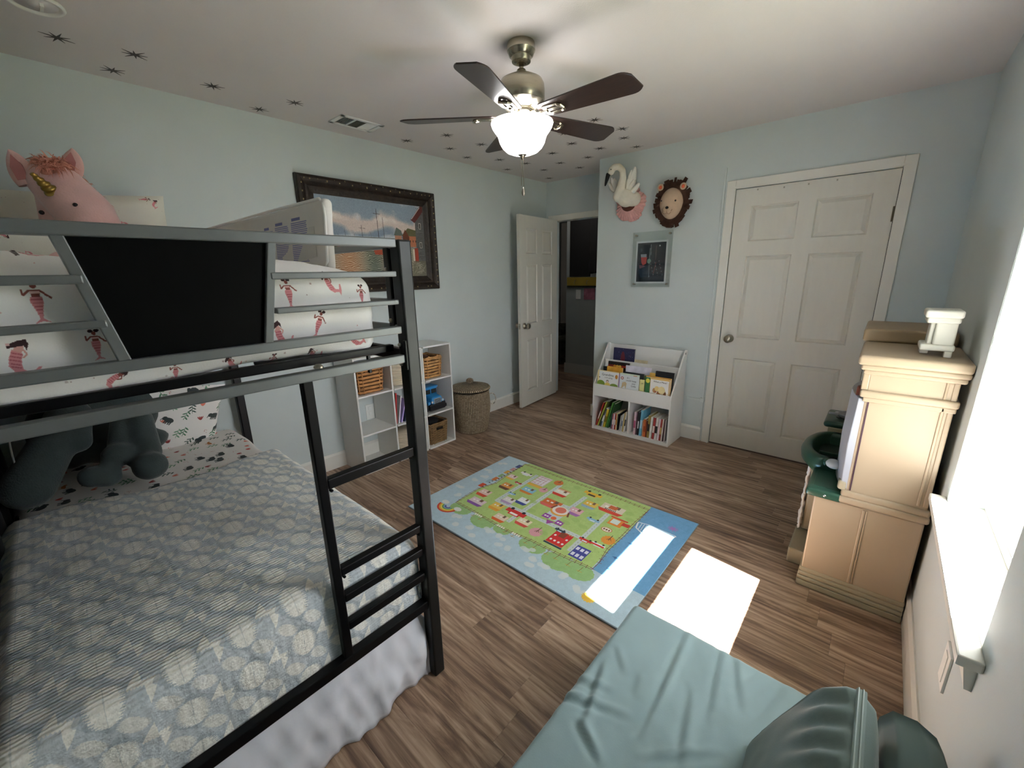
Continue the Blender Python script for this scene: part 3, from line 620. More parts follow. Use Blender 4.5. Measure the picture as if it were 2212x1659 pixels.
for (x0, w_, h_) in ((0, .088, .130), (.100, .118, .137), (.232, .128, .142)):
    lbl.rect(x0 + w_ * .3, h_ - .006, w_ * .5, .009, '5C609F', .9)
    yy = h_ - .017
    while yy > .002: lbl.line([(x0, yy), (x0 + w_ * rng.uniform(.86, 1), yy)], .0034, '7377B0', .85); yy -= .0058
lm = imat('vinyl_label', lbl, .5)
ax = [Vector((-.455, -.0012, .03)), Vector((-.10, -.0012, .03)), Vector((-.10, -.0012, .172)), Vector((-.455, -.0012, .172))]
o_ = MB().add(ax, [(0, 1, 2, 3)]).xf(Mc); ua = o_.v[0].copy(); ub = o_.v[1] - o_.v[0]; uc = o_.v[3] - o_.v[0]
obj('printed_label', o_, lm, crib, uvf=lambda p, n: ((p - ua).dot(ub) / ub.length_squared, (p - ua).dot(uc) / uc.length_squared))

# pillows on the upper bunk
cs2 = Canvas(.8, .6, 700, 'DAD8CC')
for k in range(26): mermaid(cs2, rng.uniform(.03, .77), rng.uniform(.03, .57), .75, rng.uniform(-PI, PI), int(rng.integers(0, 3)))
for k in range(60): cs2.ell(rng.uniform(0, .8), rng.uniform(0, .6), .0018, .0018, 'B49A94', n=6)
pilm = imat('mermaid_pillowcase', cs2, .9, bump=.15, bscale=300)
def pillow(name, M, w_, h_, t_, m, label, cat='pillow', group=None, uvs=(1, 1), nu=26, nv=20):
    m1 = MB()
    def P(sg):
        def f(u, v):
            a, b_ = 2 * u - 1, 2 * v - 1; e = (max(0, 1 - a ** 4) * max(0, 1 - b_ ** 4)) ** .45
            px = a * w_ / 2 * (1 - .04 * (1 - abs(b_)) * 0 - .05 * (1 - b_ * b_) * abs(a)); pz = b_ * h_ / 2 * (1 - .05 * (1 - a * a) * abs(b_))
            return Vector((px, sg * (t_ / 2 * e * (1 + .12 * fbm(a * 2, b_ * 2, sg))) , pz))
        return f
    s0 = len(m1.v); m1.grid(P(-1), nu, nv); m1.grid(P(1), nu, nv)
    nfa = nu * nv
    for i in range(nfa, 2 * nfa): m1.f[i] = m1.f[i][::-1]
    Mi = M.inverted(); m1.xf(M)
    return obj(name, m1, m, None, smooth=True, uvf=lambda p, n: (lambda q: (.5 + q.x / w_ * uvs[0] * .98, .5 + q.z / h_ * uvs[1] * .98))(Mi @ p), label=label, cat=cat, group=group)
Mp = Matrix.Translation((.14, -3.42, 1.675)) @ Matrix.Rotation(R(90), 4, 'Z') @ Matrix.Rotation(R(8), 4, 'X') @ Matrix.Rotation(R(-3), 4, 'Y')
pillow('pillow', Mp, .66, .42, .13, pilm, 'cream pillow printed with pink swimmers, leaning on the wall behind the plush unicorn')
pillow('pillow', Matrix.Translation((.78, -3.70, 1.565)) @ Matrix.Rotation(R(80), 4, 'Z') @ Matrix.Rotation(R(35), 4, 'X'), .36, .26, .10, pilm, 'small printed cushion lying at the left of the upper bunk below the top rail')

# plush unicorn
uni = thing('plush_unicorn', 'large pink plush unicorn with gold horn and orange mane on the upper bunk', 'plush toy', (.45, -3.50, 1.50))
fur = mat('pink_plush', 'EDC0BA', .95, namt=.07, nscale=9, bump=.5, bscale=140, sheen=.5, bdist=.004)
body = MB()
HC = Vector((.52, -3.505, 1.83))
def ub_(a, b_, r1, r2, n=7):
    for i in range(n): t_ = i / (n - 1); body.ball(Vector(a).lerp(Vector(b_), t_), r1 + (r2 - r1) * t_, 18, 12)
ub_((.46, -3.50, 1.865), (.56, -3.445, 1.745), .088, .098)
ub_((.56, -3.445, 1.745), (.62, -3.43, 1.69), .096, .085)
ub_((.42, -3.50, 1.80), (.40, -3.47, 1.60), .075, .12)
ub_((.40, -3.45, 1.60), (.45, -3.42, 1.585), .115, .11)
ub_((.50, -3.36, 1.56), (.85, -3.44, 1.545), .055, .055); ub_((.50, -3.52, 1.56), (.82, -3.56, 1.545), .055, .055)
obj('body', body, fur, uni, remesh=.012)
def tri(u, v, x): return at('x', x, u, v)
for (base, tip, sd, back) in (((62, 400), (24, 328), 1, .42), ((152, 385), (158, 326), -1, .44)):
    b0 = tri(*base, .47); t0 = tri(*tip, .45); d = (t0 - b0); L_ = d.length; d.normalize(); sdv = d.cross(Vector((1, -.6, 0))).normalized()
    e = MB()
    for i in range(9):
        t_ = i / 8; wd = .040 * math.sin(PI * min(1, .25 + .75 * t_) ) ** .7 + .004 if t_ > .0 else .034
        p = b0 + d * L_ * t_ * 1.05; e.ball(p, .001) if 0 else None
        for k in range(12):
            a = 2 * PI * k / 12; e.v.append(p + sdv * wd * math.cos(a) + sdv.cross(d) * .012 * math.sin(a))
    for i in range(8):
        for k in range(12): e.f.append([i * 12 + k, i * 12 + (k + 1) % 12, (i + 1) * 12 + (k + 1) % 12, (i + 1) * 12 + k])
    er = obj('ear', e, fur, uni, smooth=True, subsurf=1)
    inn = MB(); off = Vector((.011, -.006, 0))
    nrm = sdv.cross(d).normalized(); nrm = nrm if nrm.dot(CAM - b0) > 0 else -nrm
    inn.add([b0 + d * L_ * .15 + sdv * .018 + nrm * .0125, b0 + d * L_ * .15 - sdv * .018 + nrm * .0125, b0 + d * L_ * .55 - sdv * .02 + nrm * .0135, b0 + d * L_ * .9 + nrm * .011, b0 + d * L_ * .55 + sdv * .02 + nrm * .0135], [(0, 1, 2, 3, 4)])
    obj('inner_ear', inn, mat('ear_pink', 'C98582', .9), er, solid=.002)
hb = at('x', .575, 113, 414); ht_ = at('x', .62, 66, 372); hd = (ht_ - hb)
hn = MB()
for i in range(25):
    t_ = i / 24; rr = .023 * (1 - t_ * .72) * (1 + .10 * math.sin(t_ * 2 * PI * 4.5)); hn.v += []
    p = hb + hd * t_ * .95; u_ = hd.normalized().cross(Vector((0, 0, 1))).normalized(); w_ = hd.normalized().cross(u_)
    for k in range(14): a = 2 * PI * k / 14; r2 = .024 * (1 - t_ * .72) * (1 + .13 * math.sin(a + t_ * 26)); hn.v.append(p + u_ * r2 * math.cos(a) + w_ * r2 * math.sin(a))
for i in range(24):
    for k in range(14): hn.f.append([i * 14 + k, i * 14 + (k + 1) % 14, (i + 1) * 14 + (k + 1) % 14, (i + 1) * 14 + k])
hn.f.append(list(range(24 * 14, 25 * 14))); obj('horn', hn, mat('gold_lame', 'A98A45', .32, .9), uni, smooth=True)
for (u, v, x) in ((163, 443, .0), (90, 459, .0)):
    dd = (at('x', .7, u, v) - CAM).normalized(); best = None
    for i in range(400):                                             # walk the line of sight to the fur
        q = CAM + dd * (2.2 + i * .003)
        dm = min((q - Vector((.46, -3.50, 1.865)).lerp(Vector((.56, -3.445, 1.745)), t_)).length - (.088 + .010 * t_) for t_ in (0, .2, .4, .6, .8, 1))
        if dm < .004: best = q; break
    if best is None: best = at('x', .58, u, v)
    obj('eye', MB().ball(best, .0085, 12, 8), mat('bead_black', '120A14', .12, coat=.5), uni, smooth=True)
mane = MB(); rr_ = np.random.default_rng(3); TC = Vector((.475, -3.500, 1.925))
for k in range(760):
    if k < 200:
        q_ = rr_.uniform(0, .07); c0 = TC + Vector((.03 + q_, -.006 + rr_.normal() * .02, .018 - q_ * .55)); dr = Vector((.5, rr_.normal() * .7, -.45 + .3 * rr_.normal())); ln = rr_.uniform(.025, .045)
    elif k < 560:
        a = rr_.uniform(0, 2 * PI); e_ = rr_.uniform(-.1, 1.4); rd = Vector((math.cos(a) * math.cos(e_), math.sin(a) * math.cos(e_) * 1.15, math.sin(e_) * .75)); c0 = TC + rd * .040
        dr = (rd * .35 + Vector((rr_.normal() * .45 + .25, rr_.normal() * .45, -.35 + .4 * rr_.normal()))); ln = rr_.uniform(.025, .05)
    else:
        t_ = rr_.uniform(0, 1); c0 = Vector((.42, -3.43, 1.915)).lerp(Vector((.45, -3.36, 1.78)), t_) + Vector((rr_.normal() * .008, rr_.normal() * .006, 0)); dr = Vector((.1, .8 + rr_.normal() * .3, -.2 + .3 * rr_.normal())); ln = rr_.uniform(.012, .028)
    dr.normalize(); sd = dr.cross(Vector((rr_.normal(), rr_.normal(), rr_.normal()))).normalized() * .0022; m_ = c0 + dr * ln * .6; e_ = c0 + dr * ln + Vector((0, 0, -.012))
    mane.add([c0 - sd, c0 + sd, m_ + sd * .8, m_ - sd * .8, e_], [(0, 1, 2, 3), (3, 2, 4)])
obj('mane', mane, mat('coral_mane', 'DE9C86', .9, namt=.14, nscale=40), uni, kind='stuff')
tuft = MB()
for k in range(5): tuft.ball((TC.x + .015 + .012 * k, TC.y - .004 * k, TC.z - .004 - .007 * k), (.030 - .002 * k, .040 - .003 * k, .020), 12, 8)
for k in range(9): tuft.ball((TC.x + .018 * math.sin(k * 2.2), TC.y + .028 * math.cos(k * 1.7), TC.z + .006 * math.sin(k)), (.034, .034, .028), 12, 8)
obj('forelock', tuft, MATS['coral_mane'], uni, remesh=.008)

# ---- lower bunk
jg = Canvas(1.0, 1.0, 700, 'E9E5E0')
def motif(c, x, y, k, s=1):
    rt = rng.uniform(-.6, .6)
    def T(px, py): return (x + (px * math.cos(rt) - py * math.sin(rt)) * s, y + (px * math.sin(rt) + py * math.cos(rt)) * s)
    if k == 0:   # leaf
        cc = rng.choice(['4E7A5A', '3D5448', '6E9A78']);
        for i in range(5): c.ell(*T((-1) ** i * .007, -.016 + i * .007), .009 * s, .0028 * s, cc, rot=rt + (.6 if i % 2 else 2.5), n=10)
        c.line([T(0, -.025), T(0, .02)], .0016 * s, cc)
    elif k == 1:  # tulip
        cc = rng.choice(['C9554B', 'D97A66', 'A0423E'])
        for a in (-.5, -.2, .1, .4): c.ell(*T(a * .014, .004), .0024 * s, .010 * s, cc, rot=rt - a, n=10)
    elif k == 2:  # big cat
        c.ell(*T(0, 0), .017 * s, .0065 * s, 'B8763A', rot=rt); c.ell(*T(-.018, .005), .006 * s, .005 * s, 'B8763A')
        for q in (-.012, -.005, .006, .013): c.line([T(q, -.002), T(q + .001, -.013)], .0026 * s, 'B8763A')
        c.line([T(.016, 0), T(.024, .008), T(.02, .013)], .002 * s, 'B8763A')
    elif k == 3:  # dark animal
        c.ell(*T(0, 0), .018 * s, .012 * s, '3C4444', rot=rt); c.ell(*T(-.018, .002), .009 * s, .009 * s, '3C4444')
        for q in (-.010, -.003, .006, .013): c.line([T(q, -.005), T(q, -.02)], .0045 * s, '3C4444')
        c.line([T(-.025, 0), T(-.028, -.012)], .003 * s, '3C4444')
    else:
        for q in range(5): c.ell(x + rng.normal() * .006, y + rng.normal() * .008, .0015, .0022, 'A9483F', n=7)
for i in range(14):
    for j in range(14): motif(jg, (i + .5 + .25 * rng.normal()) / 14, (j + .5 + .2 * rng.normal()) / 14, int(rng.choice([0, 0, 1, 1, 2, 3, 3, 4])), 1.25)
jgm = imat('jungle_print', jg, .88, bump=.2, bscale=300)
def soften(a): return lambda p, n: p + n * a * fbm(p.x * 4, p.y * 5, p.z * 6)
obj('mattress', MB().rbox((.10, -3.905, .335), (1.945, -2.985, .572), .05, (28, 28, 8), soften(.008)), jgm, None, smooth=True, uvf=lambda p, n: ((p.x * 1.0) % 2, (p.y + 4 + (p.z if abs(n.z) < .5 else 0)) % 2),
    label='lower bunk mattress in a white fitted sheet with jungle animals', cat='mattress')
# quilt pattern
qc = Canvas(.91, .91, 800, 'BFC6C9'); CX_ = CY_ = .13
def serr(c, cx, cy, rx, ry, col, al=1, teeth=.0055, amp=.008, shape=2.2, sk=0):
    pts = []; m = int(2 * rx / teeth)
    for sgn in (1, -1):
        for i in range(m * 2 + 1):
            x = -rx + rx * i / m; x = x if sgn > 0 else -x; e = max(0, 1 - abs(x / rx) ** shape) ** (1 / shape)
            yv = sgn * (ry * e + (amp if i % 2 else -amp * .5) * (.35 + .65 * e)); pts.append((cx + x + sk * yv, cy + yv))
    c.poly(pts, col, al)
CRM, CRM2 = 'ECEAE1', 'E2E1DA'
def wedge(cx, cy, sg):
    A_ = (cx - sg * .004, cy); pts = [A_]; B_ = (cx + sg * .002, cy + sg * .030); C_ = (cx + sg * .042, cy + sg * .003)
    for q in range(1, 11): t_ = q / 10; o = .004 if q % 2 else 0; pts.append((A_[0] + (B_[0] - A_[0]) * t_ - sg * o, A_[1] + (B_[1] - A_[1]) * t_))
    for q in range(1, 11): t_ = q / 10; pts.append((B_[0] + (C_[0] - B_[0]) * t_, B_[1] + (C_[1] - B_[1]) * t_))
    qc.poly(pts, CRM)
for i in range(-1, 8):
    for j in range(-1, 8):
        x = i * CX_; y = j * CY_
        qc.poly([(x - .062, y + .004), (x - .01, y + .052), (x + .058, y + .004), (x + .01, y - .052)], 'A0AAB0', .6)
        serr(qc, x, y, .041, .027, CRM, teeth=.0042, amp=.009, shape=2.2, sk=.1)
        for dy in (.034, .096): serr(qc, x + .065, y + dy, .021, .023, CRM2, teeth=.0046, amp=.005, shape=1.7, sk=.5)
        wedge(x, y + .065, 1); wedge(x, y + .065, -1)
        qc.line([(x - .04, y + .001), (x + .04, y - .001)], .0016, 'C3C6C2', .8)
nn_ = qc.noise(.016, 2, 5); h_, w_ = qc.a.shape[:2]
qc.a += (np.sin(np.arange(w_) / 800 * 2 * PI / .009)[None, :, None] * .022)
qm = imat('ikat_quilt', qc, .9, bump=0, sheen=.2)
nt = qm.node_tree; tcn = nt.nodes.new('ShaderNodeTexCoord'); mpn = nt.nodes.new('ShaderNodeMapping'); nt.links.new(tcn.outputs['Object'], mpn.inputs[0])
wv = nt.nodes.new('ShaderNodeTexWave'); wv.bands_direction = 'X'; wv.inputs['Scale'].default_value = 28; wv.inputs['Distortion'].default_value = 2.5; wv.inputs['Detail'].default_value = 2; wv.inputs['Detail Scale'].default_value = 3
wv2 = nt.nodes.new('ShaderNodeTexWave'); wv2.bands_direction = 'Y'; wv2.inputs['Scale'].default_value = 14; wv2.inputs['Distortion'].default_value = 4
nt.links.new(mpn.outputs[0], wv.inputs['Vector']); nt.links.new(mpn.outputs[0], wv2.inputs['Vector'])
ad = nt.nodes.new('ShaderNodeMath'); ad.operation = 'MULTIPLY_ADD'; nt.links.new(wv2.outputs[0], ad.inputs[0]); ad.inputs[1].default_value = .35; nt.links.new(wv.outputs[0], ad.inputs[2])
bpn = nt.nodes.new('ShaderNodeBump'); bpn.inputs['Strength'].default_value = .55; bpn.inputs['Distance'].default_value = .004; nt.links.new(ad.outputs[0], bpn.inputs['Height']); nt.links.new(bpn.outputs[0], nt.nodes['Principled BSDF'].inputs['Normal'])
QX = lambda y: .77 + .04 * ((y + 3.9) / .9) ** 2 + .04 * math.sin(y * 7)      # head edge of the quilt
TOPZ = .588
def quilt(u, v):
    """u across the bed (y), v from the head edge to the foot hem, folded over side and foot"""
    yr = -3.93 + u * 1.22                         # unfolded y; past -2.97 it hangs down the side
    x0 = QX(min(yr, -2.97)); xr = x0 + v * (2.27 - x0)   # unfolded x; past 1.955 it hangs down the foot
    y, z, x = yr, TOPZ, xr
    rs = .045
    def fold(t, e):
        d = t - e
        if d <= 0: return t, 0
        a = min(d / rs, PI / 2); return e + rs * math.sin(a), -(rs * (1 - math.cos(a)) + max(0, d - rs * PI / 2))
    y, dz1 = fold(yr, -3.005); x, dz2 = fold(xr, 1.932)
    z += dz1 * .92 + dz2
    z = max(z, .29)
    f = fbm(xr * 3, yr * 3, 0); z += .008 * f + .003 * fbm(xr * 9, yr * 9, 3)
    if dz1 < -.05: y += .012 * math.sin(xr * 16) * min(1, (-dz1 - .05) * 8) - .0
    if dz2 < -.03: x += .008 * fbm(yr * 12, z * 8, 4) - .004
    if yr < -3.88: z -= (-3.88 - yr) * .8
    return Vector((x, y, z))
QG = MB().grid(quilt, 96, 110)
# uv follow the unfolded cloth
q_uv = {}
for j in range(111):
    for i in range(97):
        yr = -3.93 + i / 96 * 1.22; x0 = QX(min(yr, -2.97)); q_uv[j * 97 + i] = ((x0 + j / 110 * (2.27 - x0)) / .91, (yr + 4) / .91)
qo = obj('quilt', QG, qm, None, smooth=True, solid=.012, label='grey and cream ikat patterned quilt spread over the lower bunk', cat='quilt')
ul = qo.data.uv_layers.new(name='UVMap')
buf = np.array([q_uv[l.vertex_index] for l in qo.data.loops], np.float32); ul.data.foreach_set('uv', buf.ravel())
for q_ in (.795, .812):
    obj('quilt_seam', MB().tube([quilt(i / 96, q_) + Vector((.001, 0, .001)) for i in range(4, 76)], .0022, 5), mat('quilt_thread', 'D5D8D8', .9), qo, smooth=True)
hem = MB().tube([quilt(i / 96, 0) + Vector((0, 0, .001)) for i in range(0, 97, 2)], .005, 6); obj('bound_hem', hem, mat('quilt_binding', 'B9BEBC', .9), qo, smooth=True) if False else None
# valance / white sheet hanging below the rail
def skirt(u, v):
    L1 = 1.02; s_ = u * (L1 + .9)
    hv = v
    if s_ < L1: base = Vector((1.975, -3.93 + s_, 0)); out = Vector((1, 0, 0))
    else: base = Vector((1.975 - (s_ - L1), -2.93 + .0, 0)); out = Vector((0, 1, 0))
    a = math.atan2(0, 1)
    if abs(s_ - L1) < .08: t_ = (s_ - L1 + .08) / .16; out = Vector((math.cos(t_ * PI / 2), math.sin(t_ * PI / 2), 0)); base = Vector((1.975 - .05 * t_ ** 2, -2.975 + .02 * t_, 0))
    z = .318 * (1 - hv) + .004
    tri = lambda q: abs((q % 1) * 2 - 1)
    wav = .030 * tri(s_ * 4.3 + .5 * math.sin(s_ * 5)) ** 3 + .012 * tri(s_ * 9.1 + hv * .8) + .030 * fbm(s_ * 3.5, hv * 1.5, 9) + .022 * tri(s_ * 2.6 + hv * 1.1) ** 4 + .008 * tri(s_ * 17 - hv * 1.5) ** 2 + .012
    amp = hv ** .7
    return base + out * (wav * amp + .012 * amp - .01) + Vector((0, 0, z))
obj('bed_skirt', MB().grid(skirt, 190, 22), mat('white_cotton', 'D8D9E0', .9, namt=.02, bump=.1, bscale=120), None, smooth=True, solid=.0015, label='white cotton bed skirt hanging in folds below the lower bunk rail', cat='bed skirt')
# lower pillow
Mp2 = Matrix.Translation((.20, -3.335, .735)) @ Matrix.Rotation(R(90), 4, 'Z') @ Matrix.Rotation(R(16), 4, 'X') @ Matrix.Rotation(R(12), 4, 'Y')
pillow('pillow', Mp2, .56, .42, .14, jgm, 'white pillow printed with jungle animals leaning on the wall on the lower bunk', uvs=(.56, .42))
# big grey plush with limbs towards the foot
pls = MB()
def lim(a, b_, r1, r2, n=8):
    for i in range(n): t_ = i / (n - 1); pls.ball(Vector(a).lerp(Vector(b_), t_), r1 + (r2 - r1) * t_, 18, 12)
P_ = lambda u, v, x: at('x', x, u, v)
lim(P_(303, 905, .50), P_(322, 975, .62), .050, .052); pls.ball(P_(325, 1006, .70), (.066, .068, .064), 20, 14)
lim(P_(262, 905, .46), P_(256, 960, .56), .042, .042); pls.ball(P_(255, 982, .62), (.058, .062, .052), 20, 14)
lim(P_(195, 1030, .66), P_(238, 1030, .66), .046, .044)
lim(P_(172, 905, .46), P_(172, 955, .54), .042, .045)
lim(P_(60, 1055, .62), P_(120, 950, .52), .085, .075); lim(P_(120, 950, .52), P_(150, 900, .42), .07, .08)
pls.ball((.24, -3.52, .84), (.12, .20, .17), 24, 16); pls.ball((.24, -3.70, .78), (.12, .12, .18), 24, 16); pls.ball((.24, -3.50, .66), (.13, .18, .08), 24, 16)
obj('plush_animal', pls, mat('charcoal_plush', '3E4847', .95, namt=.12, nscale=20, bump=.6, bscale=160, sheen=.25, bdist=.004), None, remesh=.014, label='big charcoal grey stuffed animal slumped on the lower bunk against the wall', cat='plush toy')
# dark drape on the near side of the lower bunk with a pale cord
dr = thing('bed_drape', 'black fabric drape with pale cord closing the near side of the lower bunk', 'drape', (1.0, -3.93, .36))
obj('cloth', MB().grid(lambda u, v: Vector((.10 + u * 1.88, -3.918 + .012 * math.sin(u * 60) + .006 * fbm(u * 20, v * 4), .36 + v * .86)), 90, 10), mat('black_cloth', '08090A', .95), dr, smooth=True, solid=.003)
cord = [at('x', .60, u, v) for u, v in ((18, 945), (26, 985), (36, 1015), (46, 1045), (54, 1062))]
obj('cord', MB().tube(cord, .0035, 6), mat('cord_grey', '8F8F86', .8), dr, smooth=True)
# ================================================================== LEFT WALL THINGS
# ---- framed harbour painting
pa = thing('framed_painting', 'harbour painting in a wide ornate dark frame on the left wall', 'painting', (.02, -1.775, 1.345))
py0, py1, pz0, pz1 = -2.352, -1.205, 1.352, 2.148; FW = .115
fm_ = mat('ornate_bronze', '2A2019', .5, .25, namt=.5, nscale=26, bump=.9, bscale=55, bdist=.006)
fd = mat('frame_slip', '171210', .6)
for (a, b_, c, d) in (((py0, pz0), (py1, pz0), (py1 - FW, pz0 + FW), (py0 + FW, pz0 + FW)), ((py1, pz0), (py1, pz1), (py1 - FW, pz1 - FW), (py1 - FW, pz0 + FW)), ((py1, pz1), (py0, pz1), (py0 + FW, pz1 - FW), (py1 - FW, pz1 - FW)), ((py0, pz1), (py0, pz0), (py0 + FW, pz0 + FW), (py0 + FW, pz1 - FW))):
    m = MB(); A_, B_, C_, D_ = [Vector((0, *q)) for q in (a, b_, c, d)]
    prof = [(0, .002), (0, .03), (.06, .048), (.2, .054), (.38, .044), (.5, .030), (.62, .034), (.74, .026), (.86, .022), (1, .016), (1, .002)]; n = len(prof)
    for P0, P1 in ((A_, D_), (B_, C_)):
        for t_, x in prof: q = P0.lerp(P1, t_); m.v.append(Vector((x, q.y, q.z)))
    for i in range(n - 1): m.f.append([i, i + 1, n + i + 1, n + i])
    m.f.append([n - 1, 0, n, 2 * n - 1]); obj('frame_side', m, fm_, pa)
om = mat('gilt_rub', 'A6966F', .5, .6); orn = MB()
for k in range(22):
    y = py0 + .05 + k * .05 + .012 * math.sin(k * 5); orn.ball((.051, y, pz1 - .027 + .01 * math.sin(k * 3.3)), (.003, .003 + .002 * (k % 2), .008 * (.6 + .4 * (k % 3 == 0))), 8, 6)
    if k % 3: orn.ball((.053, y, pz0 + .027), (.003, .006, .006), 8, 6)
for k in range(14):
    z = pz0 + .06 + k * .052; orn.ball((.053, py1 - .027, z), (.003, .007, .006), 8, 6); orn.ball((.053, py0 + .027, z), (.003, .005, .006), 8, 6)
obj('frame_ornament', orn, om, pa, kind='stuff')
pw, ph = py1 - py0 - 2 * FW, pz1 - pz0 - 2 * FW
pc = Canvas(pw, ph, 700, '8A99A6'); hh, ww = pc.a.shape[:2]; yy, xx = np.mgrid[0:hh, 0:ww] / 700.0
n1 = Canvas(pw, ph, 700, '000000').noise(1, 44, 11) * .6 + Canvas(pw, ph, 700, '000000').noise(1, 20, 12) * .3 + Canvas(pw, ph, 700, '000000').noise(1, 6, 13) * .12
def blend(mask, c): pc.a[:] = pc.a * (1 - mask[..., None]) + hexc(c) * mask[..., None]
hz = .24
blend(np.clip((.42 - yy) * 4, 0, 1), '6C7F96')
cl = np.exp(-((yy - (.395 + .03 * np.sin(xx * 14))) / .055) ** 2) * 1.3 + n1 * .35 - .25
blend(np.clip(cl * 1.6, 0, 1) * .9, 'D9C4B8'); blend(np.clip((cl - .55) * 2, 0, 1) * np.clip((yy - .40) * 20, 0, 1), 'EFE9E2')
cl2 = np.exp(-((yy - .285) / .03) ** 2) + n1 * .4 - .3; blend(np.clip(cl2 * 1.3, 0, .85), 'C9CDD0')
blend(np.clip((hz - yy) * 60, 0, 1), '8E8A78')
r2 = Canvas(pw, ph, 700, '000000'); nx_ = r2.noise(1, 12, 21); st_ = np.sin(yy * 520 + nx_ * 2.2)
blend(np.clip((hz - yy) * 60, 0, 1) * np.clip(np.exp(-((xx - .60) / .09) ** 2) * .95, 0, 1), '5A2B1E')
blend(np.clip((hz - yy) * 60, 0, 1) * np.exp(-((xx - .20) / .12) ** 2) * .8, 'C07A4A')
blend(np.clip((hz - yy) * 60, 0, 1) * np.exp(-((xx - .42) / .07) ** 2) * .8, '33493F')
blend(np.clip((hz - yy) * 60, 0, 1) * np.clip(st_ * 1.5 - .3, 0, 1) * .6, 'D8D2C0'); blend(np.clip((hz - yy) * 60, 0, 1) * np.clip(-st_ - .5, 0, 1) * .7, '4A3A2C')
sc = lambda x: x * pw
def P2(x, y): return (x * pw, y * ph)
for (x, y0_, y1_, w_) in ((.52, .40, .90, .004), (.575, .40, .80, .003), (.37, .40, .68, .003), (.22, .42, .62, .0015), (.11, .42, .58, .0015), (.30, .42, .58, .001), (.45, .42, .60, .001), (.16, .42, .56, .001)):
    pc.line([P2(x, y0_), P2(x - .006, y1_)], w_, '3A2B28')
pc.line([P2(.485, .84), P2(.55, .835)], .003, '3A2B28'); pc.line([P2(.34, .64), P2(.40, .635)], .002, '3A2B28')
pc.poly([P2(0, .44), P2(.16, .44), P2(.30, .42), P2(.34, .37), P2(0, .35)], '4D4A33'); pc.poly([P2(.12, .46), P2(.30, .44), P2(.33, .38), P2(.14, .38)], '7A3B26')
pc.poly([P2(.44, .44), P2(.66, .42), P2(.63, .30), P2(.47, .30)], 'A4482E'); pc.poly([P2(.44, .44), P2(.66, .42), P2(.655, .46), P2(.45, .47)], '2E2320')
for x, w2, c, rc in ((.68, .07, 'B28065', '59625A'), (.76, .2, 'B5704F', '5B5A3A')):
    pc.poly([P2(x, .42), P2(x + w2, .42), P2(x + w2, .58), P2(x, .58)], c); pc.poly([P2(x - .01, .57), P2(x + w2 * .3, .68), P2(x + w2, .64), P2(x + w2 + .01, .57)], rc)
    for q in range(int(w2 / .03)): pc.rect((x + .02 + q * .03) * pw, .50 * ph, .008, .018, '3A231B')
pc.poly([P2(.76, .42), P2(.83, .42), P2(.83, .56), P2(.79, .66), P2(.76, .57)], '6B3A26')
pc.poly([P2(.90, 0), P2(1, 0), P2(1, 1), P2(.905, .85)], '5B5B5A'); n3 = pc.noise(.02, 3, 31)
for q in range(60): pc.line([P2(.905 + rng.uniform(0, .05), q / 60), P2(.93 + rng.uniform(0, .07), q / 60 + .004)], .002, rng.choice(['3C3B3A', '86847E', '4A4441']), .8)
pc.poly([P2(.86, .80), P2(.97, 1.0), P2(1, 1), P2(1, .93), P2(.90, .76)], '5A2622'); pc.line([P2(.87, .81), P2(.965, .98)], .004, 'D8CFC8')
for y in (.72, .45): pc.rect(.955 * pw, y * ph, .022, .05, 'B9B3A8'); pc.rect(.955 * pw, y * ph, .012, .04, '1C1817')
pc.rect(.90 * pw, .30 * ph, .035, .12, '9B3A28'); pc.rect(.868 * pw, .28 * ph, .016, .12, 'D9C9B8'); pc.poly([P2(.84, 0), P2(1, 0), P2(1, .22), P2(.86, .22)], '6E6A58', .8)
for q in range(26): pc.line([P2(.85 + rng.uniform(0, .1), rng.uniform(.01, .2))] * 1 + [P2(.9 + rng.uniform(0, .1), rng.uniform(.01, .2))], .003, 'BDB7A4', .5)
obj('canvas', MB().add([(.014, py0 + FW - .004, pz0 + FW - .004), (.014, py1 - FW + .004, pz0 + FW - .004), (.014, py1 - FW + .004, pz1 - FW + .004), (.014, py0 + FW - .004, pz1 - FW + .004)], [(0, 1, 2, 3)]), imat('harbour_paint', pc, .45, bump=.4, bscale=130, bdist=.001), pa, solid=.003,
    uvf=lambda p, n: ((p.y - py0 - FW) / pw, (p.z - pz0 - FW) / ph))

# ---- cube organiser
cub = thing('cube_shelf', 'white nine-cube open shelf against the left wall below the painting', 'shelf', (.16, -1.80, 0))
cw = mat('white_laminate', 'DFDEDA', .4, namt=.015)
cx0, cx1 = .012, .312; ys = [-2.256, -1.953, -1.653, -1.352]; T = .013
box('side_panel', (cx0, ys[0], 0), (cx1, ys[0] + T, .905), cw, cub, .001); box('side_panel', (cx0, ys[3] - T, 0), (cx1, ys[3], .905), cw, cub, .001)
for k in (1, 2): box('upright', (cx0, ys[k] - T / 2, T), (cx1, ys[k] + T / 2, .892), cw, cub, .001)
box('upright', (cx0, ys[2] - T / 2 - .015, T), (cx1 - .001, ys[2] - T / 2 - .003, .892), cw, cub, .001)
for k in range(3):
    for z in (0, .303, .605, .892): box('shelf_board', (cx0 + .0, ys[k] + T, z), (cx1 + .0005, ys[k + 1] - T * .5, z + T), cw, cub, .001)
obj('wall_outlet', MB().box(.0, -2.035, .318, .006, -1.96, .445), white_pl, None, bevel=.002, label='white double outlet plate on the wall seen through the middle left cube', cat='outlet')
for z in (.355, .40): obj('socket', MB().box(.006, -2.012, z, .009, -1.983, z + .028), white_pl, bpy.data.objects['wall_outlet'], bevel=.004)
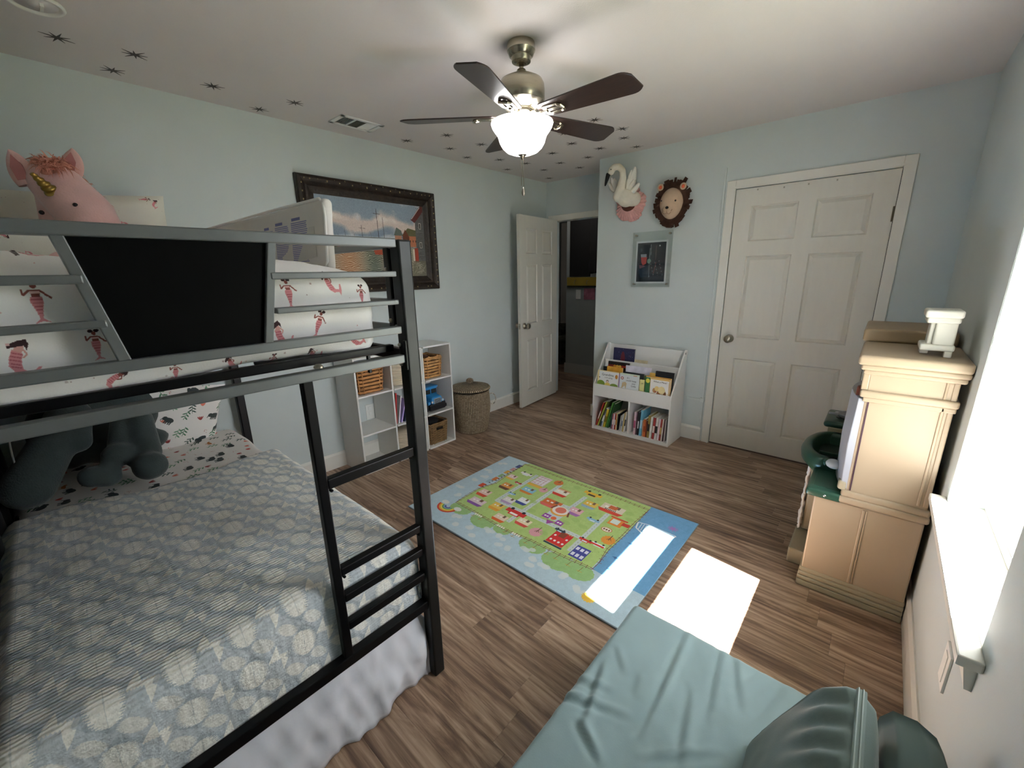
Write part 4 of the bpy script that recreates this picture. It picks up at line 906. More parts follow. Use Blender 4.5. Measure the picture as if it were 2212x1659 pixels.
# wicker baskets
def wicker(name, x0, x1, y0, y1, z0, z1, col, rows, cols, label, grp=None, loops=True, th=.004, hole=False):
    t = thing(name, label, 'basket', ((x0 + x1) / 2, (y0 + y1) / 2, z0), grp); m = mat(name + '_' + col, col, .7, namt=.3, nscale=30, bump=.5, bscale=150)
    cx, cy, hx, hy = (x0 + x1) / 2, (y0 + y1) / 2, (x1 - x0) / 2, (y1 - y0) / 2
    def per(s_, f, off):
        # rounded rectangle perimeter point, s_ in 0..1
        P = 2 * PI * s_; c_, s2 = math.cos(P), math.sin(P); e = .35
        px = abs(c_) ** e * (1 if c_ > 0 else -1); py = abs(s2) ** e * (1 if s2 > 0 else -1)
        return Vector((cx + (hx * f + off) * px, cy + (hy * f + off) * py, 0))
    wb = MB(); H_ = z1 - z0
    for r_ in range(rows):
        z = z0 + H_ * (r_ + .5) / rows; f = .86 + .12 * (r_ / rows); pth = []
        for k in range(cols * 2):
            if hole and r_ > rows * .62 and r_ < rows * .84 and False: continue
            off = (1 if (k // 1 + r_) % 2 else -1) * th * 1.3; q = per(k / (cols * 2), f, off); q.z = z + rng.normal() * .0012; pth.append(q)
        wb.tube(pth, H_ / rows * .40, 6, closed=True)
    for k in range(cols):
        a = (k + .5) / cols; wb.tube([per(a, .86 + .12 * q / 5, th * 1.1) + Vector((0, 0, z0 + H_ * q / 5)) for q in range(6)], th * 1.3, 5)
    obj('weave', wb, m, t, smooth=True)
    rim = [per(k / 40, .99, 0) + Vector((0, 0, z1 + .004 * math.sin(k))) for k in range(40)]; obj('rim', MB().tube(rim, .006, 6, closed=True), m, t, smooth=True)
    obj('base', MB().add([per(k / 30, .84, 0) + Vector((0, 0, z0 + .004)) for k in range(30)], [list(range(30))]), m, t, solid=.003)
    obj('lining', MB().add([per(k / 30, .80, 0) + Vector((0, 0, z0 + .02)) for k in range(30)] + [per(k / 30, .93, -.004) + Vector((0, 0, z1 - .01)) for k in range(30)], [(k, (k + 1) % 30, 30 + (k + 1) % 30, 30 + k) for k in range(30)]), mat('basket_inside', '5A3E26', .9), t)
    if loops:
        for dy in (-.45, .45):
            yc = cy + dy * hy
            obj('handle_loop', MB().tube([(x1 - .006, yc - .012, z1 - .03), (x1 + .001, yc - .012, z1 + .004), (x1 - .004, yc, z1 + .014), (x1 + .001, yc + .012, z1 + .004), (x1 - .006, yc + .012, z1 - .03)], .0045, 6), m, t, smooth=True)
    return t
B1 = wicker('wicker_basket', .06, .295, -2.225, -2.00, .622, .815, 'B98350', 7, 11, 'honey wicker basket in the top left cube of the white shelf', 'wicker baskets')
B2 = wicker('wicker_basket', .06, .295, -1.630, -1.43, .622, .80, 'BC8D58', 7, 11, 'honey wicker basket in the top right cube with a dark strap', 'wicker baskets')
obj('strap', MB().tube([(.20, -1.63, .83), (.24, -1.60, .825), (.26, -1.56, .81)], .009, 6), mat('brown_leather', '4A2A1E', .6), B2, smooth=True)
B3 = wicker('seagrass_basket', .07, .29, -1.625, -1.40, .016, .205, '8E6F49', 17, 16, 'brown braided seagrass basket with a cut-out handle in the bottom right cube', None, loops=False, th=.003)
obj('handle_hole', MB().rbox((.283, -1.545, .145), (.2965, -1.475, .168), .006, (2, 6, 2)), mat('hole_dark', '120E0A', .9), B3, smooth=True)
obj('contents', MB().ball((.17, -1.52, .20), (.07, .08, .03), 14, 8), mat('dark_cloth', '1C1B1C', .9), B3, smooth=True)
# fabric bins in the middle column
bin_m = mat('oat_fabric', 'D3C7B0', .9, namt=.05, nscale=30, bump=.3, bscale=200)
for z0, h_, nm in ((.622, .17, 'oatmeal rope bin in the top middle cube'), (.016, .19, 'oatmeal rope bin in the bottom middle cube')):
    m = MB()
    for k in range(13): m.lathe([(.112 + .004 * math.sin(k), z0 + k * h_ / 13), (.118, z0 + (k + .5) * h_ / 13), (.112, z0 + (k + 1) * h_ / 13)], (.175, -1.80, 0), 32)
    t = thing('rope_bin', nm, 'bin', (.175, -1.80, z0), 'rope bins in the middle column'); obj('coil_wall', m, bin_m, t, smooth=True)
    obj('inside', MB().lathe([(.1, z0 + h_ - .02), (.102, z0 + h_ - .015)], (.175, -1.80, 0), 24), mat('bin_inside', 'B9A88E', .9), t)
# leaning books in the middle cube
bkc = [('2F6B33', .012, 'tall dark green picture book with red spine leaning in the middle cube'), ('E9E4EE', .008, 'thin white book leaning beside the green one in the middle cube'), ('B7A3D6', .008, 'thin lilac book leaning in the middle cube'), ('26304E', .012, 'navy book leaning rightmost in the middle cube')]
for i, (c, t_, l) in enumerate(bkc):
    th_ = R(4 + i * 6); b = MB().box(0, 0, 0, .21, t_, .255 - i * .03)
    M = Matrix.Translation((.075, -1.938 + i * .026, .3175)) @ Matrix.Rotation(-th_, 4, 'X'); t = thing('book', l, 'book', (.18, -1.93 + i * .02, .317), 'books leaning in the middle cube')
    obj('cover', b.xf(M), mat('cover_' + c, c, .45, namt=.15, nscale=18), t, bevel=.001); obj('pages', MB().box(.004, .0015, .252 - i * .03, .206, t_ - .0015, .2556 - i * .03).xf(M), mat('paper', 'E9E5D8', .8), t)
    if i == 0: obj('spine', MB().box(.2085, -.0005, 0, .2115, t_ + .0005, .2555).xf(M), mat('red_spine', 'A52A2A', .4), t)
# blue toy truck
tr = thing('toy_truck', 'bright blue plastic toy truck in the middle right cube', 'toy truck', (.19, -1.52, .318))
tb = mat('toy_blue', '2F86C4', .35, coat=.3); tk = mat('toy_black', '17181A', .5)
zt = .318
obj('chassis', MB().rbox((.045, -1.598, zt + .012), (.30, -1.455, zt + .062), .012, (6, 6, 2)), tk, tr, smooth=True)
obj('hood', MB().rbox((.205, -1.575, zt + .058), (.292, -1.478, zt + .115), .016, (6, 6, 3), lambda p, n: Vector((p.x, p.y, p.z - .12 * max(0, p.x - .22)))), tb, tr, smooth=True)
cb_ = obj('cab', MB().rbox((.125, -1.585, zt + .06), (.215, -1.468, zt + .165), .012, (5, 5, 5)), tb, tr, smooth=True)
obj('cab_roof', MB().rbox((.118, -1.59, zt + .155), (.222, -1.463, zt + .172), .008, (4, 4, 2)), tb, tr, smooth=True)
for y0 in (-1.577, -1.523): obj('windscreen', MB().box(.2135, y0, zt + .118, .2175, y0 + .046, zt + .150), tk, cb_, bevel=.004)
obj('side_window', MB().box(.15, -1.468, zt + .115, .195, -1.4655, zt + .150), tk, cb_)
gr = obj('grille', MB().box(.290, -1.557, zt + .055, .2955, -1.495, zt + .098), mat('toy_grey', '9AA3A8', .4), tr, bevel=.002)
for k in range(5): obj('grille_bar', MB().box(.2945, -1.553, zt + .060 + k * .0075, .2975, -1.499, zt + .0635 + k * .0075), tk, gr)
for y in (-1.572, -1.481): obj('headlight', MB().lathe([(.009, .288), (.009, .295), (.005, .298)], (0, y, zt + .075), 14, 'x'), mat('lamp_grey', 'B9C3C8', .3), tr, smooth=True)
obj('fender', MB().rbox((.215, -1.598, zt + .045), (.285, -1.572, zt + .078), .01, (4, 2, 2)).rbox((.215, -1.481, zt + .045), (.285, -1.455, zt + .078), .01, (4, 2, 2)), tb, tr, smooth=True)
obj('bumper', MB().rbox((.292, -1.60, zt + .022), (.306, -1.453, zt + .048), .005, (2, 6, 2)), tk, tr, smooth=True)
obj('truck_bed', MB().rbox((.03, -1.59, zt + .06), (.12, -1.463, zt + .125), .008, (4, 4, 3)), tb, tr, smooth=True)
lad = MB().box(.08, -1.575, zt + .12, .088, -1.569, zt + .25).box(.08, -1.545, zt + .12, .088, -1.539, zt + .25)
for k in range(6): lad.box(.08, -1.57, zt + .135 + k * .02, .088, -1.543, zt + .141 + k * .02)
obj('ladder', lad, tk, tr)
for x in (.10, .245):
    for y in (-1.602, -1.452): obj('wheel', MB().lathe([(.012, y - .012), (.030, y - .012), (.033, y - .008), (.033, y + .008), (.030, y + .012), (.012, y + .012)], (x, 0, zt + .034), 20, 'y'), tk, tr, smooth=True)

for o_ in [o for o in bpy.data.objects if o.parent == tr] :
    pass
tr.scale = (1.12, 1.22, 1.22); tr.location.x -= .012; tr.location.y += .012
# ---- woven hamper
hc = Vector((.236, -1.075, 0))
ham = thing('laundry_hamper', 'round lidded seagrass hamper with dark stitches and looped handles', 'hamper', hc)
def hamper_mat(name, n_a, n_z, radial=False):
    m = mat(name, 'B5A084', .8, bump=.4, bscale=300); nt = m.node_tree; N = nt.nodes; L = nt.links
    uv = N.new('ShaderNodeUVMap'); mp = N.new('ShaderNodeMapping'); mp.inputs['Scale'].default_value = (n_a, n_z, 1); L.new(uv.outputs[0], mp.inputs[0])
    br = N.new('ShaderNodeTexBrick'); br.inputs['Scale'].default_value = 1; br.offset = .0; br.squash = 1; br.inputs['Brick Width'].default_value = 1; br.inputs['Row Height'].default_value = 1
    br.inputs['Mortar Size'].default_value = .23; br.inputs['Mortar Smooth'].default_value = .3; br.inputs['Color1'].default_value = (*lin('C4B193'), 1); br.inputs['Color2'].default_value = (*lin('A08B6E'), 1); br.inputs['Mortar'].default_value = (*lin('3E352B'), 1)
    L.new(mp.outputs[0], br.inputs['Vector']); L.new(br.outputs['Color'], N['Principled BSDF'].inputs['Base Color'])
    b = N['Principled BSDF']; bp = N.new('ShaderNodeBump'); bp.inputs['Strength'].default_value = .7; bp.inputs['Distance'].default_value = .003; bp.invert = True; L.new(br.outputs['Fac'], bp.inputs['Height']); L.new(bp.outputs[0], b.inputs['Normal']); return m
hm = hamper_mat('seagrass_weave', 74, 30)
def rad(t_): return .152 + .038 * math.sin(min(1, t_ * 1.25) * PI / 2) - .012 * max(0, t_ - .6) * 2.5
HZ = .405; prof = []
for k in range(121): t_ = k / 120; prof.append((rad(t_) * (1 if t_ > .04 else .9 + t_ * 2.5) + .0022 * math.sin(t_ * 30 * 2 * PI), t_ * HZ))
def huv(p, n): a = (math.atan2(p.y - hc.y, p.x - hc.x) / (2 * PI)) % 1.0; return (a, p.z / HZ)
def lathe_uv(name, prof, m, parent, n=72, vf=None):
    g = MB(); uvs = {}
    for j, (r_, z_) in enumerate(prof):
        for k in range(n + 1): a = 2 * PI * k / n; uvs[len(g.v)] = (k / n, vf(j / (len(prof) - 1)) if vf else j / (len(prof) - 1)); g.v.append(Vector((hc.x + r_ * math.cos(a), hc.y + r_ * math.sin(a), z_)))
    for j in range(len(prof) - 1):
        for k in range(n): g.f.append([j * (n + 1) + k, j * (n + 1) + k + 1, (j + 1) * (n + 1) + k + 1, (j + 1) * (n + 1) + k])
    o = obj(name, g, m, parent, smooth=True); ul = o.data.uv_layers.new(name='UVMap'); ul.data.foreach_set('uv', np.array([uvs[l.vertex_index] for l in o.data.loops], np.float32).ravel()); return o
lathe_uv('basket_body', prof, hm, ham)
lp_ = [(rad(1) + .014, HZ + .012), (rad(1) + .016, HZ + .022), (rad(1) + .008, HZ + .032)] + [(rad(1) * (1 - k / 60) + .0015 * math.sin(k / 60 * 2 * PI * 14), HZ + .032 + .034 * math.sin(k / 60 * PI / 2)) for k in range(58)]
lid = lathe_uv('lid', lp_, hamper_mat('seagrass_lid', 64, 15), ham)
kp = [(.012, HZ + .062), (.028, HZ + .070), (.036, HZ + .085), (.032, HZ + .101), (.018, HZ + .111), (.002, HZ + .114)]; lathe_uv('lid_knob', kp, hamper_mat('seagrass_knob', 20, 6), lid, 24)
hdm = mat('rope_black_white', 'B9B4A8', .8, namt=.85, nscale=55)
for sg in (1, -1):
    dv = Vector((.45, 1, 0)).normalized() * sg; tg = Vector((0, 0, 1)); ctr = hc + dv * (rad(.7) + .034) + Vector((0, 0, .285))
    side = dv.cross(Vector((0, 0, 1)))
    obj('handle_loop', MB().tube([ctr + dv * .040 * math.cos(a) + Vector((0, 0, -.052 * math.sin(a))) + side * .012 * math.sin(a) for a in [2 * PI * k / 20 for k in range(20)]], .0055, 7, closed=True), hdm, ham, smooth=True)

# ================================================================== FAR WALL THINGS
# ---- bookcase
bc = thing('book_rack', 'white child bookcase with tiered display on top and two cubbies below', 'bookcase', (1.507, -.17, 0))
X0, X1 = 1.135, 1.878
prof = [(-.325, 0), (-.03, 0), (-.03, .80), (-.06, .806), (-.075, .795), (-.30, .47), (-.322, .44), (-.325, .42)]
for a in (X0, X1 - .013): obj('side_panel', MB().prism(prof, a, a + .013, 'x'), cw, bc, bevel=.0015)
box('bottom_board', (X0 + .013, -.322, .0), (X1 - .013, -.03, .03), cw, bc, .001); box('middle_shelf', (X0 + .013, -.322, .335), (X1 - .013, -.03, .35), cw, bc, .001)
box('divider', (1.497, -.318, .03), (1.512, -.04, .335), cw, bc, .001); box('back_board', (X0 + .013, -.042, .03), (X1 - .013, -.03, .795), cw, bc, .001)
box('front_lip', (X0 + .013, -.325, .345), (X1 - .013, -.313, .452), cw, bc, .002)
box('tier_board', (X0 + .013, -.238, .35), (X1 - .013, -.228, .555), cw, bc, .002); box('tier_board', (X0 + .013, -.145, .35), (X1 - .013, -.135, .660), cw, bc, .002)
obj('cap_hole', MB().box(X1 - .001, -.085, .770, X1 + .001, -.065, .785), mat('screw_grey', '777777', .5), bc)
pap = mat('paper', 'E9E5D8', .8)
def cover_book(x0, x1, y, z0, z1, th, c, label, deco=None, tilt=.05, grp='picture books on the display tiers'):
    """book standing face out; tilt leans it back"""
    t = thing('book', label, 'book', ((x0 + x1) / 2, y, z0), grp); M = Matrix.Translation(((x0 + x1) / 2, y, z0)) @ Matrix.Rotation(-tilt, 4, 'X'); w_, h_ = x1 - x0, z1 - z0
    if deco: m = imat('cover_art_%d' % len(bpy.data.images), deco(w_, h_), .4, coat=.2)
    else: m = mat('cover_' + c, c, .45, namt=.15, nscale=18)
    obj('cover', MB().box(-w_ / 2, -.0008, 0, w_ / 2, .0012, h_).xf(M), m, t, uvf=lambda p, n: (lambda q: (.5 + q.x / w_, q.z / h_))(M.inverted() @ p))
    obj('pages', MB().box(-w_ / 2 + .002, .0012, .002, w_ / 2 - .002, th - .001, h_ - .003).xf(M), pap, t); obj('back_cover', MB().box(-w_ / 2, th - .001, 0, w_ / 2, th, h_).xf(M), mat('cover_' + c, c, .45, namt=.15, nscale=18), t)
    t['_M'] = [v for r_ in M for v in r_]; return t, M
def title(t, M, body, size, x, z, c):
    textmesh('title', body, size, M @ frameM((x, -.0018, z), (1, 0, 0), (0, 0, 1)), mat('ink_' + c, c, .6), t, .0003)
def dA(w_, h_):
    c = Canvas(w_, h_, 900, 'E5E7E6'); c.rect(w_ * .04, h_ / 2, w_ * .08, h_, 'EAD9A0'); c.rect(w_ / 2, h_ * .985, w_, h_ * .03, 'EAD9A0'); c.ell(w_ * .18, h_ * .42, w_ * .2, h_ * .16, '7E9A3C'); c.ell(w_ * .82, h_ * .36, w_ * .22, h_ * .14, '7E9A3C')
    c.poly([(w_ * .3, .3 * h_), (w_ * .42, .5 * h_), (w_ * .6, .5 * h_), (w_ * .7, .3 * h_)], 'E6CF6B'); c.ell(w_ * .5, h_ * .56, .013, .014, '5E5A58'); c.ell(w_ * .5, h_ * .545, .010, .011, 'E9C7B0'); c.ell(w_ * .92, h_ * .8, .013, .02, 'C98A3A'); c.ell(w_ * .1, h_ * .7, .005, .005, '222222'); return c
def dB(w_, h_):
    c = Canvas(w_, h_, 900, 'DBE0E1'); c.rect(w_ / 2, h_ * .975, w_, h_ * .05, 'CFDFC2'); c.rect(w_ * .8, h_ * .945, w_ * .2, .006, 'D98A70'); c.ell(w_ * .13, h_ * .80, .014, .014, 'B0605A'); c.ell(w_ * .13, h_ * .80, .007, .007, 'E9E4DE')
    c.poly([(w_ * .1, h_ * .35), (w_ * .15, h_ * .62), (w_ * .3, h_ * .66), (w_ * .38, h_ * .6), (w_ * .33, h_ * .35), (w_ * .28, h_ * .5)], 'C8B48C'); return c
def dC(w_, h_):
    c = Canvas(w_, h_, 900, 'E3B75C'); c.rect(w_ * .1, h_ / 2, w_ * .2, h_, '3E7C4A'); c.ell(w_ * .1, h_ * .86, .018, .020, 'F0E25A'); c.rect(w_ * .6, h_ * .48, w_ * .76, h_ * .94, 'F1EEE8')
    for x, y, r_, cc in ((.42, .52, .02, 'B98A5A'), (.60, .42, .02, 'A86F45'), (.78, .44, .024, '8E5A38'), (.5, .60, .02, 'EAD08A'), (.70, .56, .03, 'F0DDA6')): c.ell(w_ * x, h_ * y, r_, r_ * 1.1, cc, jag=.06)
    for k in range(24): c.ell(w_ * rng.uniform(.3, .95), h_ * rng.uniform(.2, .5), .004, .004, rng.choice(['C74B4B', 'E8B04A', '7A4A2A', 'F6F2EA']), n=8)
    return c
def dD(w_, h_):
    c = Canvas(w_, h_, 900, '2B2C4E'); 
    for k in range(90): c.ell(w_ * rng.uniform(0, 1), h_ * rng.uniform(0, 1), .0022, .0022, rng.choice(['5C6FA0', 'A9B3C9', '8A4A5A', '3E4C80']), n=6)
    c.ell(w_ * .5, h_ * .30, w_ * .26, h_ * .35, 'B8823A'); c.ell(w_ * .45, h_ * .72, w_ * .10, h_ * .2, '6E2A33'); c.ell(w_ * .82, h_ * .42, .012, .014, 'D9DADF'); return c
def dE(w_, h_):
    c = Canvas(w_, h_, 900, '1C1413')
    for k in range(8): c.ell(w_ * (k + .5) / 8, h_ * .86, .015, .012, rng.choice(['C9862E', 'D9B04A', '8A2A22']), jag=.1)
    return c
t, M = cover_book(1.162, 1.372, -.300, .36, .580, .012, 'E5D8A8', 'white and green picture book about grandmas, first in the front tier', dA); title(t, M, 'Grandma', .032, 0, .185, '2E3438'); title(t, M, 'is for giving', .017, .01, .158, '4A5054')
cover_book(1.372, 1.386, -.288, .36, .570, .05, 'A58AC0', 'lilac book edge showing beside the grandma book')
t, M = cover_book(1.390, 1.572, -.302, .36, .583, .012, 'DDE0D8', 'pale picture book with pencil lettering, second in the front tier', dB)
for s_, x, z in (('If I', -.01, .185), ('could keep', .02, .163), ('you', .045, .14), ('Little', .045, .117)): title(t, M, s_, .022, x, z, '4A4A48')
t, M = cover_book(1.575, 1.618, -.288, .36, .545, .012, 'E8E29A', 'narrow pale yellow cover partly hidden between the pale and yellow books'); title(t, M, 'or', .022, .004, .155, '333333')
cover_book(1.628, 1.845, -.285, .36, .588, .02, 'E0A848', 'yellow book with green strip behind the messy animals book', None)
t, M = cover_book(1.633, 1.842, -.302, .36, .580, .014, 'F1EEE8', 'white picture book reading What a Mess, last in the front tier', dC); title(t, M, 'What a Mess!', .021, .025, .192, '1E1A1A')
cover_book(1.235, 1.392, -.262, .36, .618, .012, 'D9A03C', 'orange-yellow picture book behind the grandma book'); cover_book(1.195, 1.24, -.258, .36, .612, .012, '1A1A1C', 'black book edge behind the first front book')
cover_book(1.40, 1.60, -.266, .36, .590, .01, '23282A', 'black picture book behind the pale pencil book'); cover_book(1.44, 1.70, -.258, .36, .578, .02, '55663A', 'olive green book behind the front tier')
cover_book(1.70, 1.86, -.262, .36, .635, .014, '17171B', 'dark picture book with red detail at the right end of the front tier')
cover_book(1.645, 1.70, -.254, .36, .610, .01, 'D9B25A', 'mustard book edge beside the dark picture book')
cover_book(1.215, 1.43, -.205, .37, .655, .012, '1C1413', 'black book with orange food photos in the middle tier', dE); cover_book(1.40, 1.64, -.215, .37, .640, .014, 'DAD7E4', 'wide pale lilac book in the middle tier')
cover_book(1.185, 1.215, -.20, .37, .67, .012, 'E8E8E6', 'white book edge at the left of the middle tier')
t, M = cover_book(1.215, 1.430, -.112, .40, .770, .014, '2B2C4E', 'navy starry picture book standing in the back tier', dD)
cover_book(1.40, 1.55, -.10, .40, .675, .01, 'D8CBA8', 'cream book just showing above the back tier board')
# spine-out books below
def spine_book(x, z0, h_, th, lean, c, label, grp, band=None, dep=.16):
    t = thing('book', label, 'book', (x, -.2, z0), grp); M = Matrix.Translation((x, -.300, z0)) @ Matrix.Rotation(lean, 4, 'Y')
    obj('cover', MB().box(0, 0, 0, th, dep, .0 + h_).xf(M), mat('cover_' + c, c, .45, namt=.15, nscale=18), t, bevel=.001)
    obj('pages', MB().box(.0015, .002, h_ - .001, th - .0015, dep - .002, h_ + .0008).xf(M), pap, t)
    if band: obj('spine_band', MB().box(.001, -.0012, h_ * .3, th - .001, 0, h_ * .62).xf(M), mat('ink_' + band, band, .5), t)
g1 = 'books leaning in the left cubby'
L1 = [(1.160, .255, .011, .30, 'A8322C', 'E9E0D8', 'red'), (1.178, .275, .012, .33, 'B9BE52', None, 'lime'), (1.192, .28, .010, .34, '4F5A2E', None, 'dark olive'), (1.208, .20, .012, .30, '3E5870', 'E9E9E9', 'slate blue'), (1.224, .17, .010, .22, 'C9CDD0', None, 'pale grey'), (1.240, .19, .020, .20, 'C9B63A', '7E7420', 'mustard'), (1.266, .27, .013, .24, '4E8A3E', None, 'bright green'), (1.284, .26, .012, .26, '2E5A34', None, 'forest green')]
for x, h_, th, ln, c, bd, nm in L1: spine_book(x, .031, h_, th, ln, c, nm + ' book leaning in the left cubby of the bookcase', g1, bd)
L2 = [(1.318, .15, .011, .06, '4A5A66', None, 'slate'), (1.331, .155, .010, .06, 'C66A78', 'F1E8E8', 'rose'), (1.343, .15, .011, .05, 'E4DCE6', None, 'pale lilac'), (1.356, .16, .012, .06, 'B0392F', 'E9D9C9', 'scarlet'), (1.370, .17, .011, .05, 'E3CD9A', 'C9862E', 'cream and orange'), (1.384, .16, .010, .04, '1D1D20', None, 'black'), (1.405, .15, .012, .10, 'A9AAA6', None, 'grey'), (1.421, .17, .012, .10, 'D2D5D6', '6A7A9A', 'white'), (1.436, .19, .013, .12, 'C5B074', None, 'tan'), (1.452, .20, .012, .10, 'E9E7E2', '2A2A2A', 'white with black band')]
for x, h_, th, ln, c, bd, nm in L2: spine_book(x, .031, h_, th, ln, c, nm + ' upright small book toward the middle of the left cubby', 'small upright books in the left cubby', bd)
L3 = [(1.548, .215, .018, .02, 'E0C6D0', 'B4567A', 'white and pink'), (1.568, .225, .010, .03, '5A3E4A', None, 'plum'), (1.584, .22, .012, .03, '232326', 'E9E9E9', 'black'), (1.602, .245, .022, .05, '6FB2CE', 'A9D3E4', 'sky blue'), (1.632, .15, .008, .0, 'D2A07A', None, 'tan'), (1.642, .165, .020, .0, 'D2703E', 'A84A22', 'orange'), (1.664, .155, .010, .0, '7A3A28', None, 'rust'), (1.676, .21, .018, .04, 'A8924E', '2C2C2C', 'olive gold'), (1.698, .20, .018, .05, 'E4E2DC', None, 'ivory'), (1.722, .20, .018, .05, 'B4403E', 'F0E6DE', 'red and white'), (1.744, .205, .020, .06, 'E9E6E2', '1E1E1E', 'white with dark emblem'), (1.770, .20, .014, .06, 'E8D2DA', None, 'blush'), (1.787, .20, .014, .05, '9A3A30', 'D2B26A', 'brick red'), (1.803, .205, .010, .05, 'E0DAD0', None, 'off white'), (1.816, .205, .010, .05, '3E2026', None, 'dark maroon'), (1.829, .20, .010, .03, 'B0A9A4', None, 'warm grey')]
for x, h_, th, ln, c, bd, nm in L3: spine_book(x, .031, h_, th, ln, c, nm + ' book in the right cubby of the bookcase', 'books in the right cubby', bd)

# ---- acrylic frame with night harbour print
af = thing('acrylic_frame', 'small dark harbour print in a clear acrylic wall frame with four steel standoffs', 'picture', (1.495, -.01, 1.33))
ac = bpy.data.materials.new('acrylic_sheet'); ac.use_nodes = True; nt = ac.node_tree; nt.nodes.clear()
tr_ = nt.nodes.new('ShaderNodeBsdfTransparent'); tr_.inputs[0].default_value = (.93, .95, .94, 1); gl = nt.nodes.new('ShaderNodeBsdfGlossy'); gl.inputs['Roughness'].default_value = .05; mx = nt.nodes.new('ShaderNodeMixShader'); mx.inputs[0].default_value = .07
ou = nt.nodes.new('ShaderNodeOutputMaterial'); nt.links.new(tr_.outputs[0], mx.inputs[1]); nt.links.new(gl.outputs[0], mx.inputs[2]); nt.links.new(mx.outputs[0], ou.inputs[0])
ax0, ax1, az0, az1 = 1.322, 1.672, 1.330, 1.795
obj('acrylic_panel', MB().box(ax0, -.026, az0, ax1, -.021, az1), ac, af, bevel=.001)
obj('acrylic_edge', MB().box(ax0 - .001, -.026, az0, ax0 + .001, -.020, az1).box(ax1 - .001, -.026, az0, ax1 + .001, -.020, az1).box(ax0, -.026, az1 - .001, ax1, -.020, az1 + .001).box(ax0, -.026, az0 - .001, ax1, -.020, az0 + .001), mat('acrylic_edge', 'A9B3B0', .3), af)
np_ = Canvas(.285, .36, 900, 'E6E8EC'); np_.rect(.1425, .18, .255, .33, '1C2432'); np_.rect(.1425, .22, .25, .20, '25303F', .7)
for (pts, wd, c) in ((((.13, .30), (.128, .20), (.13, .05)), .004, '8E97A4'), (((.137, .33), (.14, .24)), .003, 'A9B0BA'), (((.185, .32), (.183, .20)), .005, '6E5A60'), (((.19, .18), (.17, .08)), .006, '8A4A50'), (((.05, .30), (.05, .27)), .02, '3A4658')): np_.line(pts, wd, c)
np_.poly([(.045, .25), (.10, .25), (.10, .22), (.05, .22)], '93A0B0'); np_.poly([(.05, .225), (.105, .225), (.10, .17), (.07, .155), (.055, .18)], 'C9524E'); np_.poly([(.035, .16), (.10, .15), (.08, .12), (.04, .13)], '8E6A7A'); np_.ell(.125, .19, .018, .020, '7FA59A', jag=.15); np_.poly([(.03, .12), (.12, .16), (.12, .06), (.05, .05)], '2E3E55')
for k in range(40): np_.line([(rng.uniform(.10, .25), rng.uniform(.05, .20))] + [(rng.uniform(.12, .25), rng.uniform(.05, .20))][:1] if False else [(lambda a, b_: (a, b_))(x_, y_) for x_, y_ in [(.13 + .003 * k, .06 + .13 * ((k * 37) % 40) / 40), (.138 + .003 * k, .064 + .13 * ((k * 37) % 40) / 40)]], .003, ['C9CDD4', '7A3E44', '5A6A80'][k % 3])
np_.ell(.215, .315, .006, .007, 'D9DDE2')
obj('print', MB().box(1.352, -.0205, 1.360, 1.636, -.0185, 1.720), imat('night_harbour', np_, .5), af, uvf=lambda p, n: ((p.x - 1.352) / .284, (p.z - 1.36) / .36))
for x in (ax0 + .025, ax1 - .025):
    for z in (az0 + .025, az1 - .025): obj('standoff', MB().lathe([(.008, -.001), (.008, -.02), (.009, -.026), (.009, -.031), (.006, -.033)], (x, 0, z), 14, 'y'), nickel, af, smooth=True)

# ---- felt swan head
sw = thing('swan_wall_head', 'white felt swan wall decoration with black beak and pink tulle ruff', 'wall decoration', (1.25, -.02, 1.92))
felt = mat('cream_felt', 'DCD5C6', .95, namt=.05, nscale=30, bump=.4, bscale=200); wf_ = mat('wing_felt', 'E2DED4', .95, namt=.04, nscale=30); tul = mat('pink_tulle', 'D2A09A', .9, namt=.12, nscale=25)
Yp = -.17
def S_(u, v, y=Yp): return at('y', y, u, v)
bdy = MB(); bc_ = S_(1353, 428, -.13); bdy.ball(bc_, (.075, .085, .072), 24, 16)
bdy.ball(S_(1368, 430, -.08), (.062, .07, .062), 20, 14)
npth = [S_(1336, 425, -.17), S_(1341, 405, -.18), S_(1346, 385, -.185), S_(1345, 368, -.19), S_(1337, 360, -.195), S_(1327, 361, -.20), S_(1320, 368, -.205)]
for i in range(len(npth) - 1):
    for k in range(4): q = npth[i].lerp(npth[i + 1], k / 4); rr = [.046, .036, .029, .026, .026, .027][i]; rr2 = [.036, .029, .026, .026, .027, .029][i]; bdy.ball(q, rr + (rr2 - rr) * k / 4, 16, 10)
bdy.ball(S_(1320, 371, -.205), .029, 16, 10)
obj('body', bdy, felt, sw, remesh=.007)
b0, b1 = S_(1314, 377, -.215), S_(1307, 402, -.225)
obj('beak', MB().ball(b0.lerp(b1, .45), (.001, .001, .001)) if False else MB().tube([b0 + Vector((.004, 0, .006)), b0, b0.lerp(b1, .3), b0.lerp(b1, .6), b0.lerp(b1, .88), b1], [.016, .019, .0165, .0125, .008, .004], 14), mat('black_felt', '0E0D0D', .8), sw, smooth=True)
eyd = (CAM - S_(1320, 366, -.205)).normalized(); obj('eye', MB().ball(S_(1320, 366, -.205) + eyd * .026, .0052, 10, 8), mat('bead_black', '120A14', .12), sw, smooth=True)
